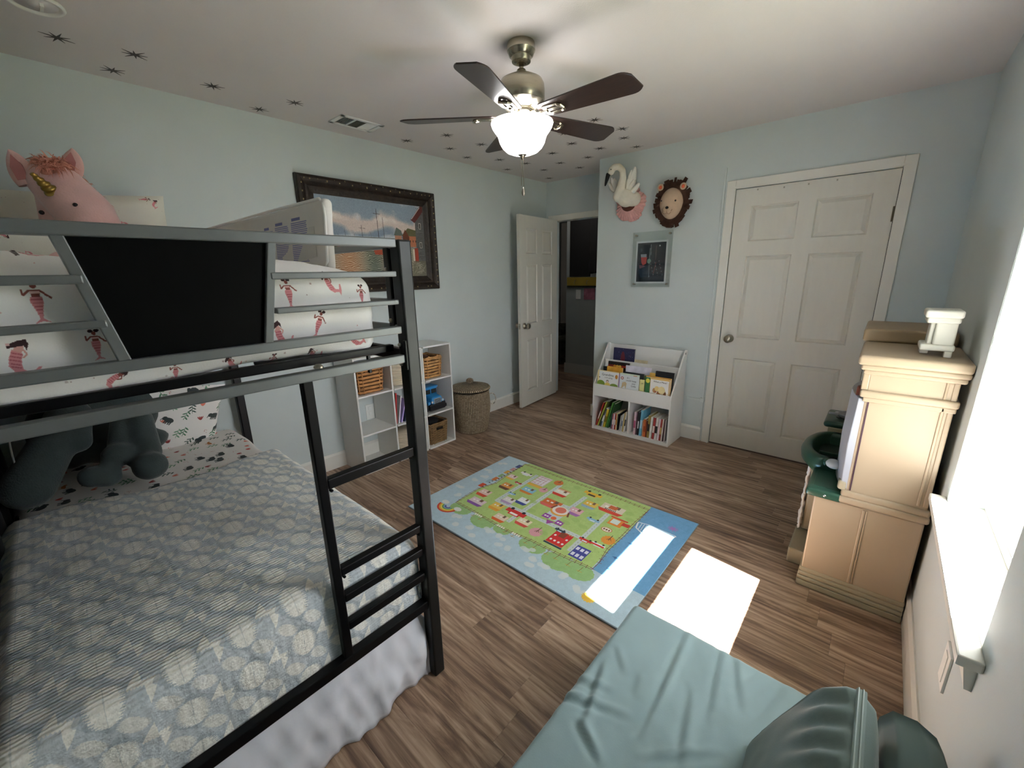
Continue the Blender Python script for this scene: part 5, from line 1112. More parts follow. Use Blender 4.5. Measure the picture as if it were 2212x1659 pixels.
def wing(cu, cv, y0, flip, nm):
    for (bu, bv, tu, tv, wd) in cu:
        b_ = S_(bu, bv, y0); t_ = S_(tu, tv, y0 - .02); d = t_ - b_; n_ = Vector((-.46, .89, 0)).normalized(); sd = d.normalized().cross(n_).normalized(); m = MB(); ns = 10
        for i in range(ns + 1):
            s_ = i / ns; w_ = wd * math.sin(PI * min(.98, .12 + .86 * s_)) ** .75
            for q in (-1, -.5, 0, .5, 1): m.v.append(b_ + d * s_ + sd * w_ * q + n_ * (-.012 * (1 - q * q) + .004 * abs(q)))
        for i in range(ns):
            for q in range(4): m.f.append([i * 5 + q, i * 5 + q + 1, i * 5 + q + 6, i * 5 + q + 5])
        obj(nm, m, wf_, sw, smooth=True, solid=.005)
wing([(1360, 418, 1372, 361, .030), (1356, 418, 1364, 368, .022), (1361, 420, 1381, 396, .020), (1354, 418, 1357, 386, .018), (1357, 416, 1371, 388, .024)], 0, -.135, 1, 'wing_feather')
wing([(1330, 412, 1321, 384, .020), (1328, 414, 1315, 396, .016), (1330, 410, 1327, 386, .014)], 0, -.10, -1, 'wing_feather')
ruf = MB(); rc = S_(1362, 440, -.03)
for L_ in range(3):
    n = 120; o0 = len(ruf.v)
    for j in range(6):
        for k in range(n):
            a = 2 * PI * k / n; r_ = .06 + j / 5 * (.078 + .012 * math.sin(a * 5 + L_)); fl_ = .010 * math.sin(a * (23 + 3 * L_)) * j / 5
            ruf.v.append(Vector((rc.x + r_ * math.cos(a) * .95, -.02 - .045 * (1 - j / 5) - L_ * .008 + fl_, rc.z - .005 + r_ * math.sin(a) - .0)))
    for j in range(5):
        for k in range(n): k2 = (k + 1) % n; ruf.f.append([o0 + j * n + k, o0 + j * n + k2, o0 + (j + 1) * n + k2, o0 + (j + 1) * n + k])
obj('tulle_ruff', ruf, tul, sw, smooth=True)
obj('collar', MB().lathe([(.064, -.088), (.068, -.082), (.068, -.070), (.062, -.066)], (rc.x + .004, 0, rc.z), 28, 'y'), mat('brown_felt', '5A3226', .9), sw, smooth=True)
obj('backing', MB().lathe([(.075, 0), (.075, -.018)], (rc.x, 0, rc.z), 28, 'y'), felt, sw)
# ---- felt lion head
li = thing('lion_wall_head', 'felt lion face wall decoration with ragged brown mane', 'wall decoration', (1.65, -.02, 1.83))
lc = at('y', -.11, 1450, 440); fc = mat('tan_felt', 'C2A78E', .95, namt=.05, nscale=30, bump=.3, bscale=200); mn = mat('mane_felt', '41281C', .95, namt=.18, nscale=20)
vv = (CAM - lc).normalized(); yaw = math.atan2(-vv.x, vv.y) * 0
obj('face', MB().ball(lc, (.092, .062, .118), 28, 20, fn=lambda v, d: Vector((v.x * (1 - .10 * max(0, -d.z)), v.y, v.z))).ball(lc + Vector((-.008, -.042, -.050)), (.046, .034, .040), 18, 12), fc, li, remesh=.007)
nc = lc + Vector((-.012, .035, .004))
mb = MB(); mb.lathe([(.085, nc.y + .03), (.13, nc.y + .022), (.138, nc.y + .006), (.12, nc.y - .008), (.08, nc.y - .006)], (nc.x, 0, nc.z), 40, 'y'); mb.xf(Matrix.Translation(nc) @ Matrix.Diagonal((.88, 1, 1.08, 1)) @ Matrix.Translation(-nc)); obj('mane_ring', mb, mn, li, smooth=True)
rl = np.random.default_rng(5)
for lay in range(3):
    N_ = 26
    for k in range(N_):
        a = 2 * PI * (k + .5 * lay) / N_; u_ = Vector((math.cos(a) * .88, 0, math.sin(a) * 1.08)); tg = Vector((-math.sin(a), 0, math.cos(a)))
        r0 = .080 + .010 * lay; r1 = (.135 + .018 * lay) * (1 + .07 * rl.normal()); wd = .019 + .003 * rl.normal(); y0 = nc.y - .022 + .014 * lay
        p0 = nc + u_ * r0; p1 = nc + u_ * r1; dy = -.004 + .014 * rl.random(); tw = .006 * rl.normal()
        m = MB().add([Vector((p0.x, y0, p0.z)) - tg * wd, Vector((p0.x, y0, p0.z)) + tg * wd, Vector((p1.x, y0 + dy + tw, p1.z)) + tg * wd * .9, Vector((p1.x, y0 + dy - tw, p1.z)) - tg * wd * .9], [(0, 1, 2, 3)])
        obj('mane_flap', m, mn, li, solid=.004)
for (u, v) in ((1427, 405), (1476, 402)):
    ec = at('y', -.10, u, v); dv_ = (CAM - ec).normalized()
    e = obj('ear', MB().ball(ec, (.026, .012, .027), 16, 10), fc, li, smooth=True); obj('inner_ear', MB().ball(ec + dv_ * .008, (.014, .008, .015), 14, 8), mat('orange_felt', 'D2603E', .9), e, smooth=True)
def onface(u, v, off=.0):
    dd = (at('y', -.11, u, v) - CAM).normalized(); L0 = (lc - CAM).length
    for i in range(300):
        q = CAM + dd * (L0 - .2 + i * .0015); r_ = q - lc; r2 = q - (lc + Vector((-.008, -.042, -.050)))
        if (r_.x / .092) ** 2 + (r_.y / .062) ** 2 + (r_.z / .118) ** 2 < 1 or (r2.x / .046) ** 2 + (r2.y / .034) ** 2 + (r2.z / .040) ** 2 < 1: return q
    return q
for u, v, r_ in ((1429, 434, .0065), (1459, 433, .0075)): obj('eye', MB().ball(onface(u, v), (r_, r_, r_), 10, 8), MATS['bead_black'], li, smooth=True)
obj('nose', MB().ball(onface(1440.5, 448.5), (.013, .010, .011), 14, 10), mat('black_felt', '0E0D0D', .8), li, smooth=True)
obj('mouth', MB().tube([onface(u, v) for u, v in ((1430, 459), (1434, 462), (1439, 461), (1440, 455), (1441, 461), (1445, 462), (1449, 458))], .0016, 5).tube([onface(u, v) for u, v in ((1430, 452), (1433, 456))], .002, 5).tube([onface(u, v) for u, v in ((1452, 452), (1449, 456))], .002, 5), mat('stitch_brown', '6B4A36', .9), li)
obj('neck_cone', MB().lathe([(.10, 0), (.09, -.03), (.06, -.07)], (nc.x + .01, 0, nc.z - .015), 28, 'y'), fc, li, smooth=True)
# ================================================================== RUG
RX0, RY0, RWD, RHT = .945, -2.313, 1.513, .990
rc_ = Canvas(RWD, RHT, 700, 'B7CDD8')
def house(x, y, w_, h_, roof, wall, door='7A5B48', win='F2EFE8'):
    rc_.rect(x, y + h_ * .12, w_, h_ * .70, wall); rc_.poly([(x - w_ * .58, y - h_ * .22), (x + w_ * .58, y - h_ * .22), (x + w_ * .42, y - h_ * .55), (x - w_ * .42, y - h_ * .55)], roof)
    rc_.rect(x + w_ * .18, y + h_ * .30, w_ * .2, h_ * .32, door)
    for k in (-.28, -.02): rc_.rect(x + w_ * k, y + h_ * .12, w_ * .14, h_ * .16, win)
def car(x, y, w_, c, v=False, win='DCE6EA'):
    h_ = w_ * .42; rc_.rect(x, y, w_, h_ * .6, c); rc_.rect(x, y - h_ * .35, w_ * .55, h_ * .5, c); rc_.rect(x, y - h_ * .35, w_ * .4, h_ * .3, win)
    for k in (-.3, .3): rc_.ell(x + k * w_, y + h_ * .38, h_ * .2, h_ * .2, '2A2A2C', n=10)
def tree(x, y, r_, c, stem='6A4A3A'):
    rc_.ell(x, y, r_, r_ * 1.0, c, jag=.10, n=26); rc_.line([(x, y), (x, y + r_ * 1.35)], .004, stem); rc_.line([(x, y + r_ * .5), (x - r_ * .3, y)], .003, stem); rc_.line([(x, y + r_ * .6), (x + r_ * .35, y + r_ * .1)], .003, stem)
# island, sea, hills
grn = 'B4CE7C'
for x, y, r_ in ((.29, .20, .085), (.50, .19, .09), (.65, .20, .06), (.88, .20, .085), (1.06, .18, .09), (1.18, .19, .09)): rc_.ell(x, y, r_, r_ * .7, '9BC07E', jag=.03, n=40)
isl = [(.235, .99), (1.225, .99), (1.225, .249), (1.10, .238), (1.04, .232), (.84, .228), (.68, .212), (.41, .225), (.207, .232), (.200, .33), (.194, .456), (.232, .586), (.215, .70), (.203, .85), (.203, .955)]
rc_.poly(isl, grn)
rc_.poly([(1.222, .99), (RWD, .99), (RWD, .244), (1.30, .243), (1.235, .249), (1.222, .439), (1.23, .6), (1.224, .772), (1.228, .945)], '6FA5CF')
rc_.noise(.012, 2, 3); rc_.noise(.01, 10, 4)
for x, y in ((.399, .06), (.492, .097), (.591, .15), (.676, .145), (.103, .599), (.07, .382), (.877, .154), (.952, .11), (.973, .061), (1.045, .104), (.175, .30), (1.154, .117), (1.253, .077), (.05, .70), (.06, .85), (.33, .13), (.76, .09), (.56, .05), (.07, .52)):
    for k in range(4): rc_.ell(x + rng.normal() * .018, y + rng.normal() * .008, .020, .016, 'D3DADB', .8, jag=.08)
# roads
def road(pts, w_=.030):
    rc_.line(pts, w_, 'CBD5D2')
    for (ax_, ay_), (bx_, by_) in zip(pts, pts[1:]):
        n = max(1, int(math.hypot(bx_ - ax_, by_ - ay_) / .026))
        for k in range(n): t_ = (k + .3) / n; t2 = (k + .75) / n; rc_.line([(ax_ + (bx_ - ax_) * t_, ay_ + (by_ - ay_) * t_), (ax_ + (bx_ - ax_) * t2, ay_ + (by_ - ay_) * t2)], .003, '8D9A98')
road([(.393, .87), (.402, .41)]); road([(.395, .42), (1.06, .43)]); road([(.613, .86), (.622, .28)]); road([(.836, .83), (.832, .64)]); road([(.705, .64), (.83, .65)]); road([(1.049, .745), (1.062, .29)])
# tracks
trk = [(.203, .955), (.215, .70), (.232, .586), (.194, .456), (.200, .33), (.207, .234), (.41, .227), (.68, .213), (.84, .231), (1.04, .234), (1.232, .249), (1.235, .311), (1.217, .439), (1.224, .601), (1.221, .772), (1.225, .945), (.9, .955), (.55, .95), (.203, .955)]
for off in (-.006, .006): rc_.line([(x + (off if i in (1, 2, 3, 4, 12, 13, 14) else 0), y + off) for i, (x, y) in enumerate(trk)], .0028, '7A4A3E')
for (ax_, ay_), (bx_, by_) in zip(trk, trk[1:]):
    d = math.hypot(bx_ - ax_, by_ - ay_); n = int(d / .032); nx, ny = -(by_ - ay_) / d * .014, (bx_ - ax_) / d * .014
    for k in range(n): t_ = k / n; x, y = ax_ + (bx_ - ax_) * t_, ay_ + (by_ - ay_) * t_; rc_.line([(x - nx, y - ny), (x + nx, y + ny)], .0028, '7A4A3E')
for x in (.409, .47, .679, .74, .835, .90, .98, 1.041, 1.12, 1.19): rc_.line([(x, .23), (x - .004, .185)], .003, '8A6A3A'); rc_.line([(x - .016, .192), (x + .016, .192)], .003, 'C9A34A')
for x, c in ((.409, 'EFEAE2'), (.60, 'EFEAE2'), (.72, 'EFEAE2')):
    for k in range(4): rc_.rect(x + k * .016, .218, .011, .016, c)
for (x, y, c, w_) in ((.176, .504, 'D8502E', .05), (.170, .579, '9DB9C6', .038), (.185, .631, 'D97A3E', .042), (.183, .695, '8FB07A', .036), (.182, .764, 'DBA548', .042), (.186, .826, 'C48E8E', .04), (.189, .892, '4A5490', .042)):
    rc_.rect(x, y, w_ * .75, .052, c)
    for k in (-.015, .015): rc_.ell(x + .022, y + k, .007, .007, '54423C', n=8)
for r_, c in ((.072, 'D2452E'), (.060, 'E6A23A'), (.050, 'E9D85A'), (.040, '6FA05A'), (.031, '7FA6C6'), (.022, '5A4A96'), (.013, 'B7CDD8')):
    rc_.poly([(.205 + r_ * math.cos(a) * 1.1, .165 - r_ * math.sin(a) * .95) for a in [PI * k / 16 for k in range(17)]], c)
rc_.ell(.15, .19, .03, .02, 'E0E0DC', jag=.08); rc_.ell(.28, .18, .03, .02, 'E0E0DC', jag=.08)
HS = ((.267, .436, .085, .085, 'D2502F', 'E3C3BC'), (.308, .324, .12, .08, '8B5AA8', 'DDC7CC'), (.323, .603, .085, .085, '6A4632', 'E39A4A'), (.263, .728, .07, .07, 'E7BE4E', 'E6C9CC'), (.482, .651, .10, .08, 'DE8A3E', '8CC2D8'), (.462, .468, .085, .075, 'B49AC4', 'E2DCDD'),
      (.544, .523, .08, .08, '3C4A94', 'E6EAEC'), (.453, .365, .085, .085, 'E7A33A', 'EBC45A'), (.558, .284, .09, .075, 'E2692E', 'E8D2BE'), (.700, .340, .09, .075, 'E0584A', 'E9DAB8'), (.705, .619, .13, .09, 'E26A62', 'D9703A'), (.677, .771, .10, .085, 'D9402E', 'EAE2D2'),
      (.908, .764, .09, .085, '9DB7C6', 'E6BE52'), (1.043, .806, .15, .10, 'DB4A34', 'DDD0BC'), (.878, .637, .085, .085, 'A86FAE', 'E6B2BC'))
for h__ in HS: house(*h__)
rc_.rect(1.043, .825, .055, .04, 'CE6838')
for k, ch in enumerate(range(7)): rc_.rect(1.005 + k * .011, .792, .006, .012, '2E2A28')
rc_.rect(.472, .82, .11, .13, 'E2CBD2'); rc_.rect(.472, .735, .12, .03, 'EBB64A')
for k in range(4): rc_.rect(.432 + k * .027, .82, .018, .105, 'EDE6E8'); rc_.line([(.42, .775 + k * .03), (.525, .775 + k * .03)], .004, 'C47A8A')
for k in range(10): rc_.line([(.632 + k * .01, .80), (.632 + k * .01, .825)], .004, 'D9502E')
# circus and stadium block
rc_.rect(.80, .55, .10, .16, 'CBD6DA'); rc_.ell(.80, .575, .062, .052, 'E9A84A'); rc_.ell(.80, .585, .055, .046, 'F0E4DA'); rc_.ell(.80, .59, .036, .034, 'E07A66'); rc_.rect(.742, .60, .012, .05, '7A4630', rot=-.3); rc_.rect(.865, .575, .012, .05, '7A4630', rot=.4)
for x, y in ((.765, .485), (.872, .47)): rc_.rect(x, y, .05, .045, '9A4FA6'); rc_.ell(x - .009, y, .008, .008, 'F2EAF2', n=8); rc_.ell(x + .009, y, .008, .008, 'F2EAF2', n=8)
rc_.ell(.815, .49, .018, .018, 'E26A3E'); rc_.poly([(.79, .455), (.85, .46), (.815, .415)], 'A84FA2')
# red castle shop
rc_.rect(.961, .345, .11, .12, 'D8302E'); rc_.rect(.961, .275, .12, .012, '2F3A50'); rc_.rect(.958, .385, .04, .05, '8A4A2E')
for k in range(8): rc_.rect(.912 + k * .014, .408, .006, .014, 'D8302E')
for k in range(4): rc_.ell(.923 + k * .026, .315, .008, .009, 'F5EDEA', n=8)
for x in (.922, 1.0): rc_.ell(x, .36, .008, .009, 'F5EDEA', n=8)
rc_.rect(1.115, .314, .085, .105, '464C9C')
for a in range(3):
    for b__ in range(2): rc_.rect(1.088 + a * .027, .288 + b__ * .052, .018, .026, 'E4E2F0')
car(.359, .689, .06, 'C8303A'); car(.317, .834, .10, 'E9E4E2'); car(.421, .549, .065, '8FBEDC'); car(.595, .391, .15, 'D9342E', win='F4EDE8'); car(.92, .413, .07, '2F4456'); car(1.011, .629, .085, '8FBCD8'); car(.855, .892, .13, 'E9B93A', win='3A3A38'); car(1.081, .428, .08, 'DC3A34'); car(1.157, .439, .08, 'E4EDF0'); rc_.rect(1.155, .432, .08, .012, 'DC3A34')
rc_.rect(1.132, .69, .085, .075, 'E98F3A'); rc_.rect(1.125, .695, .05, .05, 'DDE7E2'); rc_.rect(1.132, .735, .11, .014, 'DA4630'); rc_.rect(1.19, .70, .045, .035, 'DA4636'); rc_.ell(1.123, .592, .034, .024, 'C8683C'); rc_.ell(1.123, .592, .030, .020, 'F0E6D6')
for k in range(3): rc_.ell(1.107 + k * .016, .592, .006, .009, '8A4A38', n=8)
tree(.819, .31, .042, 'DDA0AA'); tree(.561, .723, .032, 'DFA3AC'); tree(.584, .872, .035, 'DE7E3C'); tree(1.179, .509, .04, 'E99A3E')
for x, y in ((.60, .56), (.66, .47), (.93, .56), (1.0, .53), (1.15, .83), (1.18, .77), (.46, .90), (.72, .90), (.98, .68), (.86, .33), (.90, .50), (.30, .90)): rc_.ell(x, y, .028, .020, 'A2C26E', .55, jag=.1)
for k in range(60): rc_.ell(rng.uniform(.24, 1.2), rng.uniform(.26, .94), .0022, .0022, '5E7A48', n=5)
# ship, sea life, sun, tower
rc_.line([(1.232, .78), (1.296, .794), (1.456, .784)], .007, 'DCE6EE'); rc_.line([(1.232, .78), (1.245, .72), (1.297, .689), (1.423, .704), (1.456, .784)], .009, 'E4EBF0')
for k in range(3): rc_.line([(1.255 + k * .015, .782), (1.262 + k * .015, .71)], .005, 'DCE6EE')
for a in range(9): rc_.line([(1.416, .844), (1.416 + .03 * math.cos(a * .7), .844 + .026 * math.sin(a * .7))], .006, 'B07ABE')
for x, y in ((1.368, .452), (1.291, .559), (1.33, .60), (1.28, .40), (1.40, .52), (1.30, .30), (1.42, .60)):
    rc_.poly([(x - .02, y), (x, y + .009), (x + .02, y), (x + .005, y - .004), (x + .002, y - .014), (x - .004, y - .003)], '3F6E9E')
rc_.ell(1.318, .07, .034, .030, 'EBBF4A', jag=.16, n=36); rc_.poly([(1.42, .185), (1.44, .185), (1.437, .22), (1.43, .235), (1.423, .22)], '6A55A8')
rug = thing('play_rug', 'pale blue childrens rug printed with a toy town, railway and harbour', 'rug', (RX0 + RWD / 2, RY0 + RHT / 2, 0))
rm = imat('town_print', rc_, .95, bump=.5, bscale=420, bdist=.003, sheen=.1)
obj('pile', MB().rbox((RX0, RY0, .001), (RX0 + RWD, RY0 + RHT, .010), .003, (40, 30, 1)), rm, rug, smooth=False, uvf=lambda p, n: ((p.x - RX0) / RWD, (p.y - RY0) / RHT))
obj('bound_edge', MB().tube([(RX0, RY0, .006), (RX0 + RWD, RY0, .006), (RX0 + RWD, RY0 + RHT, .006), (RX0, RY0 + RHT, .006)], .0045, 6, closed=True), mat('rug_binding', '77848C', .9), rug)

# ================================================================== PLAY COUCH
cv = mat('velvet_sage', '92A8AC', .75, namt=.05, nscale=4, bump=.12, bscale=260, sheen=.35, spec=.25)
def creased(z0):
    rr = np.random.default_rng(8); cr = []
    spec_ = [((1300, 1440), (1258, 1560), .010), ((1480, 1375), (1400, 1560), .008), ((1560, 1400), (1530, 1560), .006), ((1150, 1475), (1330, 1540), .012), ((1225, 1455), (1310, 1490), .008), ((1250, 1560), (1290, 1640), .012), ((1330, 1400), (1345, 1450), .005), ((1590, 1420), (1600, 1520), .006), ((1380, 1460), (1370, 1500), .005), ((1400, 1640), (1540, 1630), .010), ((1700, 1480), (1640, 1560), .004), ((1490, 1500), (1470, 1640), .008), ((1650, 1450), (1600, 1480), .003), ((1130, 1500), (1190, 1530), .006)]
    for (a, b_, am) in spec_:
        A_ = at('z', z0, *a); B_ = at('z', z0, *b_); cr.append((A_.to_2d(), B_.to_2d(), am))
    def f(p, n):
        if n.z < .3: return p + n * .004 * fbm(p.x * 6, p.y * 10, p.z * 5)
        d = 0; q = p.to_2d()
        for A_, B_, am in cr:
            ab = B_ - A_; t_ = max(-.2, min(1.2, (q - A_).dot(ab) / ab.length_squared)); c_ = A_ + ab * t_; s_ = (q - c_); side = ab.x * s_.y - ab.y * s_.x; dist = s_.length * (1 if side > 0 else -1)
            w_ = math.sin(PI * (t_ + .2) / 1.4) ** .8 if 0 <= t_ + .2 <= 1.4 else 0
            d += am * w_ * .8 * (math.exp(-((dist - .010) / .013) ** 2) - .8 * math.exp(-((dist + .009) / .010) ** 2))
        return p + Vector((0, 0, d + .005 * fbm(p.x * 3.5, p.y * 3.5, 0) + .0018 * fbm(p.x * 14 + p.y * 6, p.y * 3, 5)))
    return f
for z0, z1, l, fine in ((.006, .122, 'lower sage velvet foam base of the play couch, on the floor', False), (.130, .262, 'upper sage velvet foam base of the play couch, creased on top', True)):
    obj('couch_base', MB().rbox((2.548, -4.02, z0), (3.335, -2.392, z1), .022, (120, 220, 3) if fine else (8, 14, 3), creased(.262) if fine else soften(.003)), cv, None, smooth=True, label=l, cat='couch cushion', group='couch base cushions')
cA = thing('back_cushion', 'sage velvet couch wedge cushion with zipped seam leaning by the window wall', 'cushion', (3.1, -3.1, .27))
pr = [(2.992, .268), (3.03, .375), (3.075, .48), (3.115, .555), (3.150, .592), (3.172, .598), (3.200, .57), (3.215, .50), (3.20, .268)]
def prof_surface(pr, y0, y1, ny, wr):
    m = MB(); pts = []
    for i in range(len(pr) - 1):
        for k in range(6): t_ = k / 6; pts.append((pr[i][0] + (pr[i + 1][0] - pr[i][0]) * t_, pr[i][1] + (pr[i + 1][1] - pr[i][1]) * t_))
    pts.append(pr[-1]); n = len(pts)
    for j in range(ny + 1):
        y = y0 + (y1 - y0) * j / ny; e = min(j, ny - j); sh = 1 - .06 * max(0, 1 - e / 3) ** 2
        for (x, z) in pts:
            cx_, cz_ = 3.1, .42; d = wr(x, y, z); m.v.append(Vector((cx_ + (x - cx_) * sh + d * -.7, y, cz_ + (z - cz_) * sh + d * .5)))
    for j in range(ny):
        for i in range(n - 1): m.f.append([j * n + i, j * n + i + 1, (j + 1) * n + i + 1, (j + 1) * n + i])
    m.f.append(list(range(n))); m.f.append([ny * n + i for i in range(n)][::-1]); return m
def gather(x, y, z):
    w_ = math.exp(-((z - .55) / .06) ** 2) if x < 3.165 else 0
    return .007 * w_ * math.sin(y * 95 + 30 * (z - .5) + 2 * math.sin(y * 9)) + .004 * fbm(x * 8, y * 6, z * 8)
obj('cover', prof_surface(pr, -2.655, -4.02, 160, gather), mat('velvet_sage_dim', '6F7F7D', .8, namt=.05, nscale=4, bump=.12, bscale=260, sheen=.3, spec=.2), cA, smooth=True)  # darker copy of the sage velvet, dim light put into its colour
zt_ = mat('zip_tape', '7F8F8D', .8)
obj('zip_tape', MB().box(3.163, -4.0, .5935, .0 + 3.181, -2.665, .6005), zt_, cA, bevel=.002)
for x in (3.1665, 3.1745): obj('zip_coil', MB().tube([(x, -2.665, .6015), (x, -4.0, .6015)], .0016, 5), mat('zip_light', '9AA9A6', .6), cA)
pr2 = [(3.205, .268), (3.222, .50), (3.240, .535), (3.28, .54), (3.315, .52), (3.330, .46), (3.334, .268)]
cB = obj('back_cushion', prof_surface(pr2, -2.60, -4.02, 40, lambda x, y, z: .004 * fbm(x * 8, y * 6, z * 8)), mat('velvet_sage_shaded', '5F706E', .8, namt=.05, nscale=4, sheen=.3, spec=.2), None, smooth=True, label='sage velvet couch cushion standing behind the zipped one against the wall', cat='cushion')  # darkest copy of the sage velvet, shade put into its colour

# ================================================================== PLAY KITCHEN
kt = thing('play_kitchen', 'tan moulded plastic play kitchen with green counter and grey fridge door by the window wall', 'toy kitchen', (3.17, -1.2, 0))
tan = mat('tan_plastic', 'A3917A', .42, namt=.02, nscale=3, bump=.12, bscale=160, bdist=.0006); tan2 = mat('cream_plastic', 'A0967F', .45, namt=.02)
brn = mat('taupe_plastic', '9A8568', .45, namt=.03); gn = mat('green_plastic', '23483A', .33, coat=.15, namt=.05); gn2 = mat('green_dark', '10251E', .4)
gy = mat('grey_plastic', 'A2A5AE', .38)
Y0, Y1 = -1.508, -1.12
def rb(name, lo, hi, r, m, par=kt, n=(4, 4, 4)): return obj(name, MB().rbox(lo, hi, r, n), m, par, smooth=True)
box('lower_body', (2.978, Y0, .0), (3.338, Y1, .475), tan, kt, .006)
box('plinth', (2.968, Y0 - .008, 0), (3.342, Y1, .030), tan2, kt, .005)
for k, z in enumerate((.032, .055, .078)): box('plinth_rib', (2.968 + .002 * k, Y0 - .008 + .002 * k, z), (3.342, Y1, z + .021), tan2, kt, .006)
box('side_rib', (3.148, Y0 - .005, .10), (3.158, Y0 + .01, .465), tan, kt, .003); box('side_rib', (3.160, Y0 - .003, .10), (3.166, Y0 + .01, .465), tan, kt, .002)
rb('waist_ledge', (3.062, Y0 - .012, .476), (3.348, Y1, .508), .010, tan); rb('waist_ledge', (3.066, Y0 - .008, .504), (3.346, Y1, .536), .010, tan)
box('upper_body', (3.080, Y0, .53), (3.335, Y1, 1.085), tan, kt, .006)
box('side_rib', (3.300, Y0 - .006, .545), (3.310, Y0 + .01, .955), tan, kt, .003); box('side_rib', (3.318, Y0 - .004, .545), (3.334, Y0 + .01, 1.06), tan, kt, .003); box('side_rib', (3.298, Y0 - .005, .985), (3.306, Y0 + .01, 1.055), tan, kt, .003)
rb('shelf_ledge', (3.062, Y0 - .011, .955), (3.345, Y1, .985), .009, tan)
box('ledge_rib', (3.075, Y0 - .006, .937), (3.34, Y1, .957), tan, kt, .004)
box('front_return', (3.062, Y0 + .0, .985), (3.085, Y1, 1.06), tan, kt, .004)
rb('cornice', (3.060, Y0 - .010, 1.050), (3.350, Y1, 1.072), .008, tan); rb('cornice', (3.050, Y0 - .016, 1.068), (3.356, Y1 + .01, 1.092), .009, tan); rb('top_board', (3.038, Y0 - .020, 1.088), (3.358, Y1 + .02, 1.128), .012, tan)
# fridge door: bowed grey panel
m = MB(); ny = 16
def door_sec(t_): return 3.078 - .004 - .030 * math.sin(PI * t_)
z0, z1 = .542, .948
rows = []
for i in range(ny + 1):
    y = Y0 + .002 + (Y1 - Y0 - .01) * i / ny
    rows += [(3.092, y, z0), (door_sec(i / ny) - .012, y, z0), (door_sec(i / ny) - .018, y, (z0 + z1) / 2), (door_sec(i / ny) - .012, y, z1), (3.092, y, z1)]
m.add(rows, [(i * 5 + k, i * 5 + k + 1, (i + 1) * 5 + k + 1, (i + 1) * 5 + k) for i in range(ny) for k in range(4)] + [(0, 1, 2, 3, 4)[::-1], tuple(ny * 5 + k for k in range(5))])
fdr = obj('fridge_door', m, gy, kt, bevel=.003, label='grey bowed fridge door'); obj('handle', MB().ball((3.022, -1.40, .60), (.030, .03, .022), 16, 10), mat('pale_grey_plastic', 'B4B8BC', .4), fdr, smooth=True)
obj('door_gasket', MB().box(3.092, Y0 - .003, .540, 3.097, Y0 + .01, .950), mat('gasket_plum', '3A2030', .6), kt)
rb('door_foot', (3.050, Y0 - .002, .530), (3.082, Y1 - .1, .575), .012, tan2)
obj('phone_hook', MB().rbox((3.05, -1.46, .94), (3.075, -1.42, .985), .008, (2, 2, 2)), mat('brick_plastic', '7A4030', .5), kt, smooth=True)
# counters
rb('counter', (2.945, Y0 - .010, .470), (3.075, -1.10, .508), .012, gn, n=(4, 6, 2)); box('counter_inset', (2.965, Y0 + .03, .506), (3.07, -1.28, .510), gn, kt, .003)
obj('screw', MB().ball((3.015, Y0 - .011, .488), (.006, .004, .006), 12, 8), mat('chrome', 'D8D8D8', .15, 1), kt, smooth=True)
# sink end: a fat rounded bowl with a dark recess
def dring(rx, ry, z, c, n=40):
    o = []
    for k in range(n):
        a = PI / 2 + PI * k / (n - 1); o.append(Vector((c[0] + rx * math.cos(a), c[1] + ry * math.sin(a), z)))
    return o
m = MB(); cc = (2.985, -1.035); secs = [(.02, .13, .455), (.085, .20, .465), (.118, .232, .50), (.122, .238, .53), (.112, .228, .556), (.100, .216, .566), (.082, .192, .566), (.074, .184, .556), (.070, .178, .50), (.0, .0, .498)]
n = 40
for rx, ry, z in secs:
    for q in dring(rx, ry, z, cc, n): m.v.append(q)
    m.v[-n:] = [Vector((3.085 if abs(k - (n - 1) / 2) > (n - 1) / 2 - .5 else v.x, v.y, v.z)) for k, v in enumerate(m.v[-n:])]
for j in range(len(secs) - 1):
    for k in range(n): m.f.append([j * n + k, (j + 1) * n + k, (j + 1) * n + (k + 1) % n, j * n + (k + 1) % n])
obj('sink_surround', m, gn, kt, smooth=True)
rb('sink_side', (2.97, -1.272, .49), (3.085, -1.205, .566), .02, gn); rb('sink_side', (2.97, -.865, .49), (3.085, -.80, .566), .02, gn); box('sink_floor', (2.94, -1.21, .50), (3.085, -.86, .505), gn2, kt, .001)
box('sink_rib', (2.945, -1.05, .505), (3.085, -1.04, .522), gn, kt, .003)
rb('stove_top', (2.925, -.79, .575), (3.10, -.50, .612), .018, gn, n=(4, 6, 2)); obj('burner', MB().lathe([(.002, .617), (.045, .617), (.05, .612)], (3.02, -.66, 0), 24), gn2, kt)
obj('dial', MB().ball((2.975, -.585, .617), (.015, .02, .006), 12, 8), gy, kt, smooth=True)
box('far_body', (2.962, Y1 + .001, 0), (3.338, -.50, .47), tan2, kt, .006); box('far_plinth', (2.905, -1.36, 0), (2.985, -1.10, .085), tan2, kt, .008)
box('far_front', (2.93, -1.14, .085), (2.985, -1.085, .46), tan2, kt, .01)
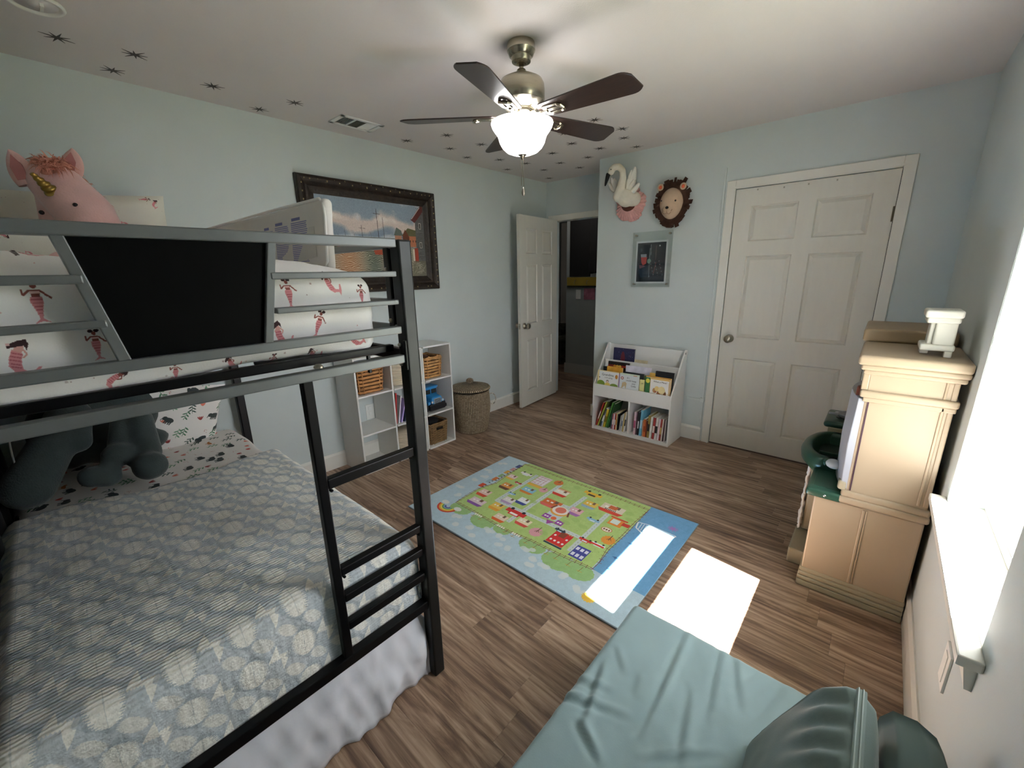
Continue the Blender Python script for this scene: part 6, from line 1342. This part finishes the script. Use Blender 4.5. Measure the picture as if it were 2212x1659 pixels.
box('far_stove_body', (2.95, -.79, .46), (3.338, -.50, .58), tan2, kt, .006)
box('far_tower', (3.09, Y1 + .021, .47), (3.335, -.55, 1.10), tan, kt, .006)
rb('far_cornice', (3.045, -1.085, 1.10), (3.342, -.70, 1.128), .008, brn); rb('far_top_board', (3.030, -1.095, 1.125), (3.345, -.69, 1.185), .012, brn)
# things on and beside the kitchen
pt = thing('toy_pan', 'small pale grey toy pan on the green stove top', 'toy pan', (3.03, -.66, .617)); obj('bowl', MB().lathe([(.001, .620), (.04, .620), (.052, .638), (.055, .640), (.055, .637), (.042, .617), (.001, .617)], (3.03, -.66, 0), 24), gy, pt, smooth=True)
obj('grip', MB().tube([(2.98, -.68, .635), (2.94, -.70, .64)], .007, 8), gy, pt, smooth=True)
obj('hanging_cloth', MB().grid(lambda u, v: Vector((2.922 - .012 * fbm(v * 7, u * 3, 1), -1.10 + u * .05 - .14 * (1 - v) * .6, .11 + v * .33 + .008 * math.sin(u * 9))), 8, 30), mat('white_lace', 'E4E0DC', .85), None, smooth=True, solid=.008, label='white ruffled cloth hanging at the front of the play kitchen below the sink', cat='cloth')
cr_ = thing('toy_bracket', 'white moulded plastic bracket standing on top of the tan play kitchen', 'toy', (3.262, -1.38, 1.128))
wp = mat('ivory_plastic', 'D6D3CA', .45); y0, y1 = -1.43, -1.31
rb('cap', (3.205, y0 - .012, 1.276), (3.308, y1, 1.305), .008, wp, cr_); rb('cap_moulding', (3.212, y0 - .006, 1.256), (3.304, y1, 1.280), .008, wp, cr_)
rb('column', (3.240, y0 + .005, 1.165), (3.300, y1 - .01, 1.262), .008, wp, cr_); rb('column_face', (3.226, y0 + .02, 1.165), (3.245, y1 - .01, 1.26), .006, wp, cr_)
rb('base_moulding', (3.208, y0 - .004, 1.152), (3.304, y1, 1.176), .007, wp, cr_); obj('foot', MB().box(3.278, y0, 1.129, 3.300, y0 + .03, 1.158), wp, cr_, bevel=.004); obj('foot', MB().box(3.215, y0 + .07, 1.129, 3.240, y1, 1.158), wp, cr_, bevel=.004)
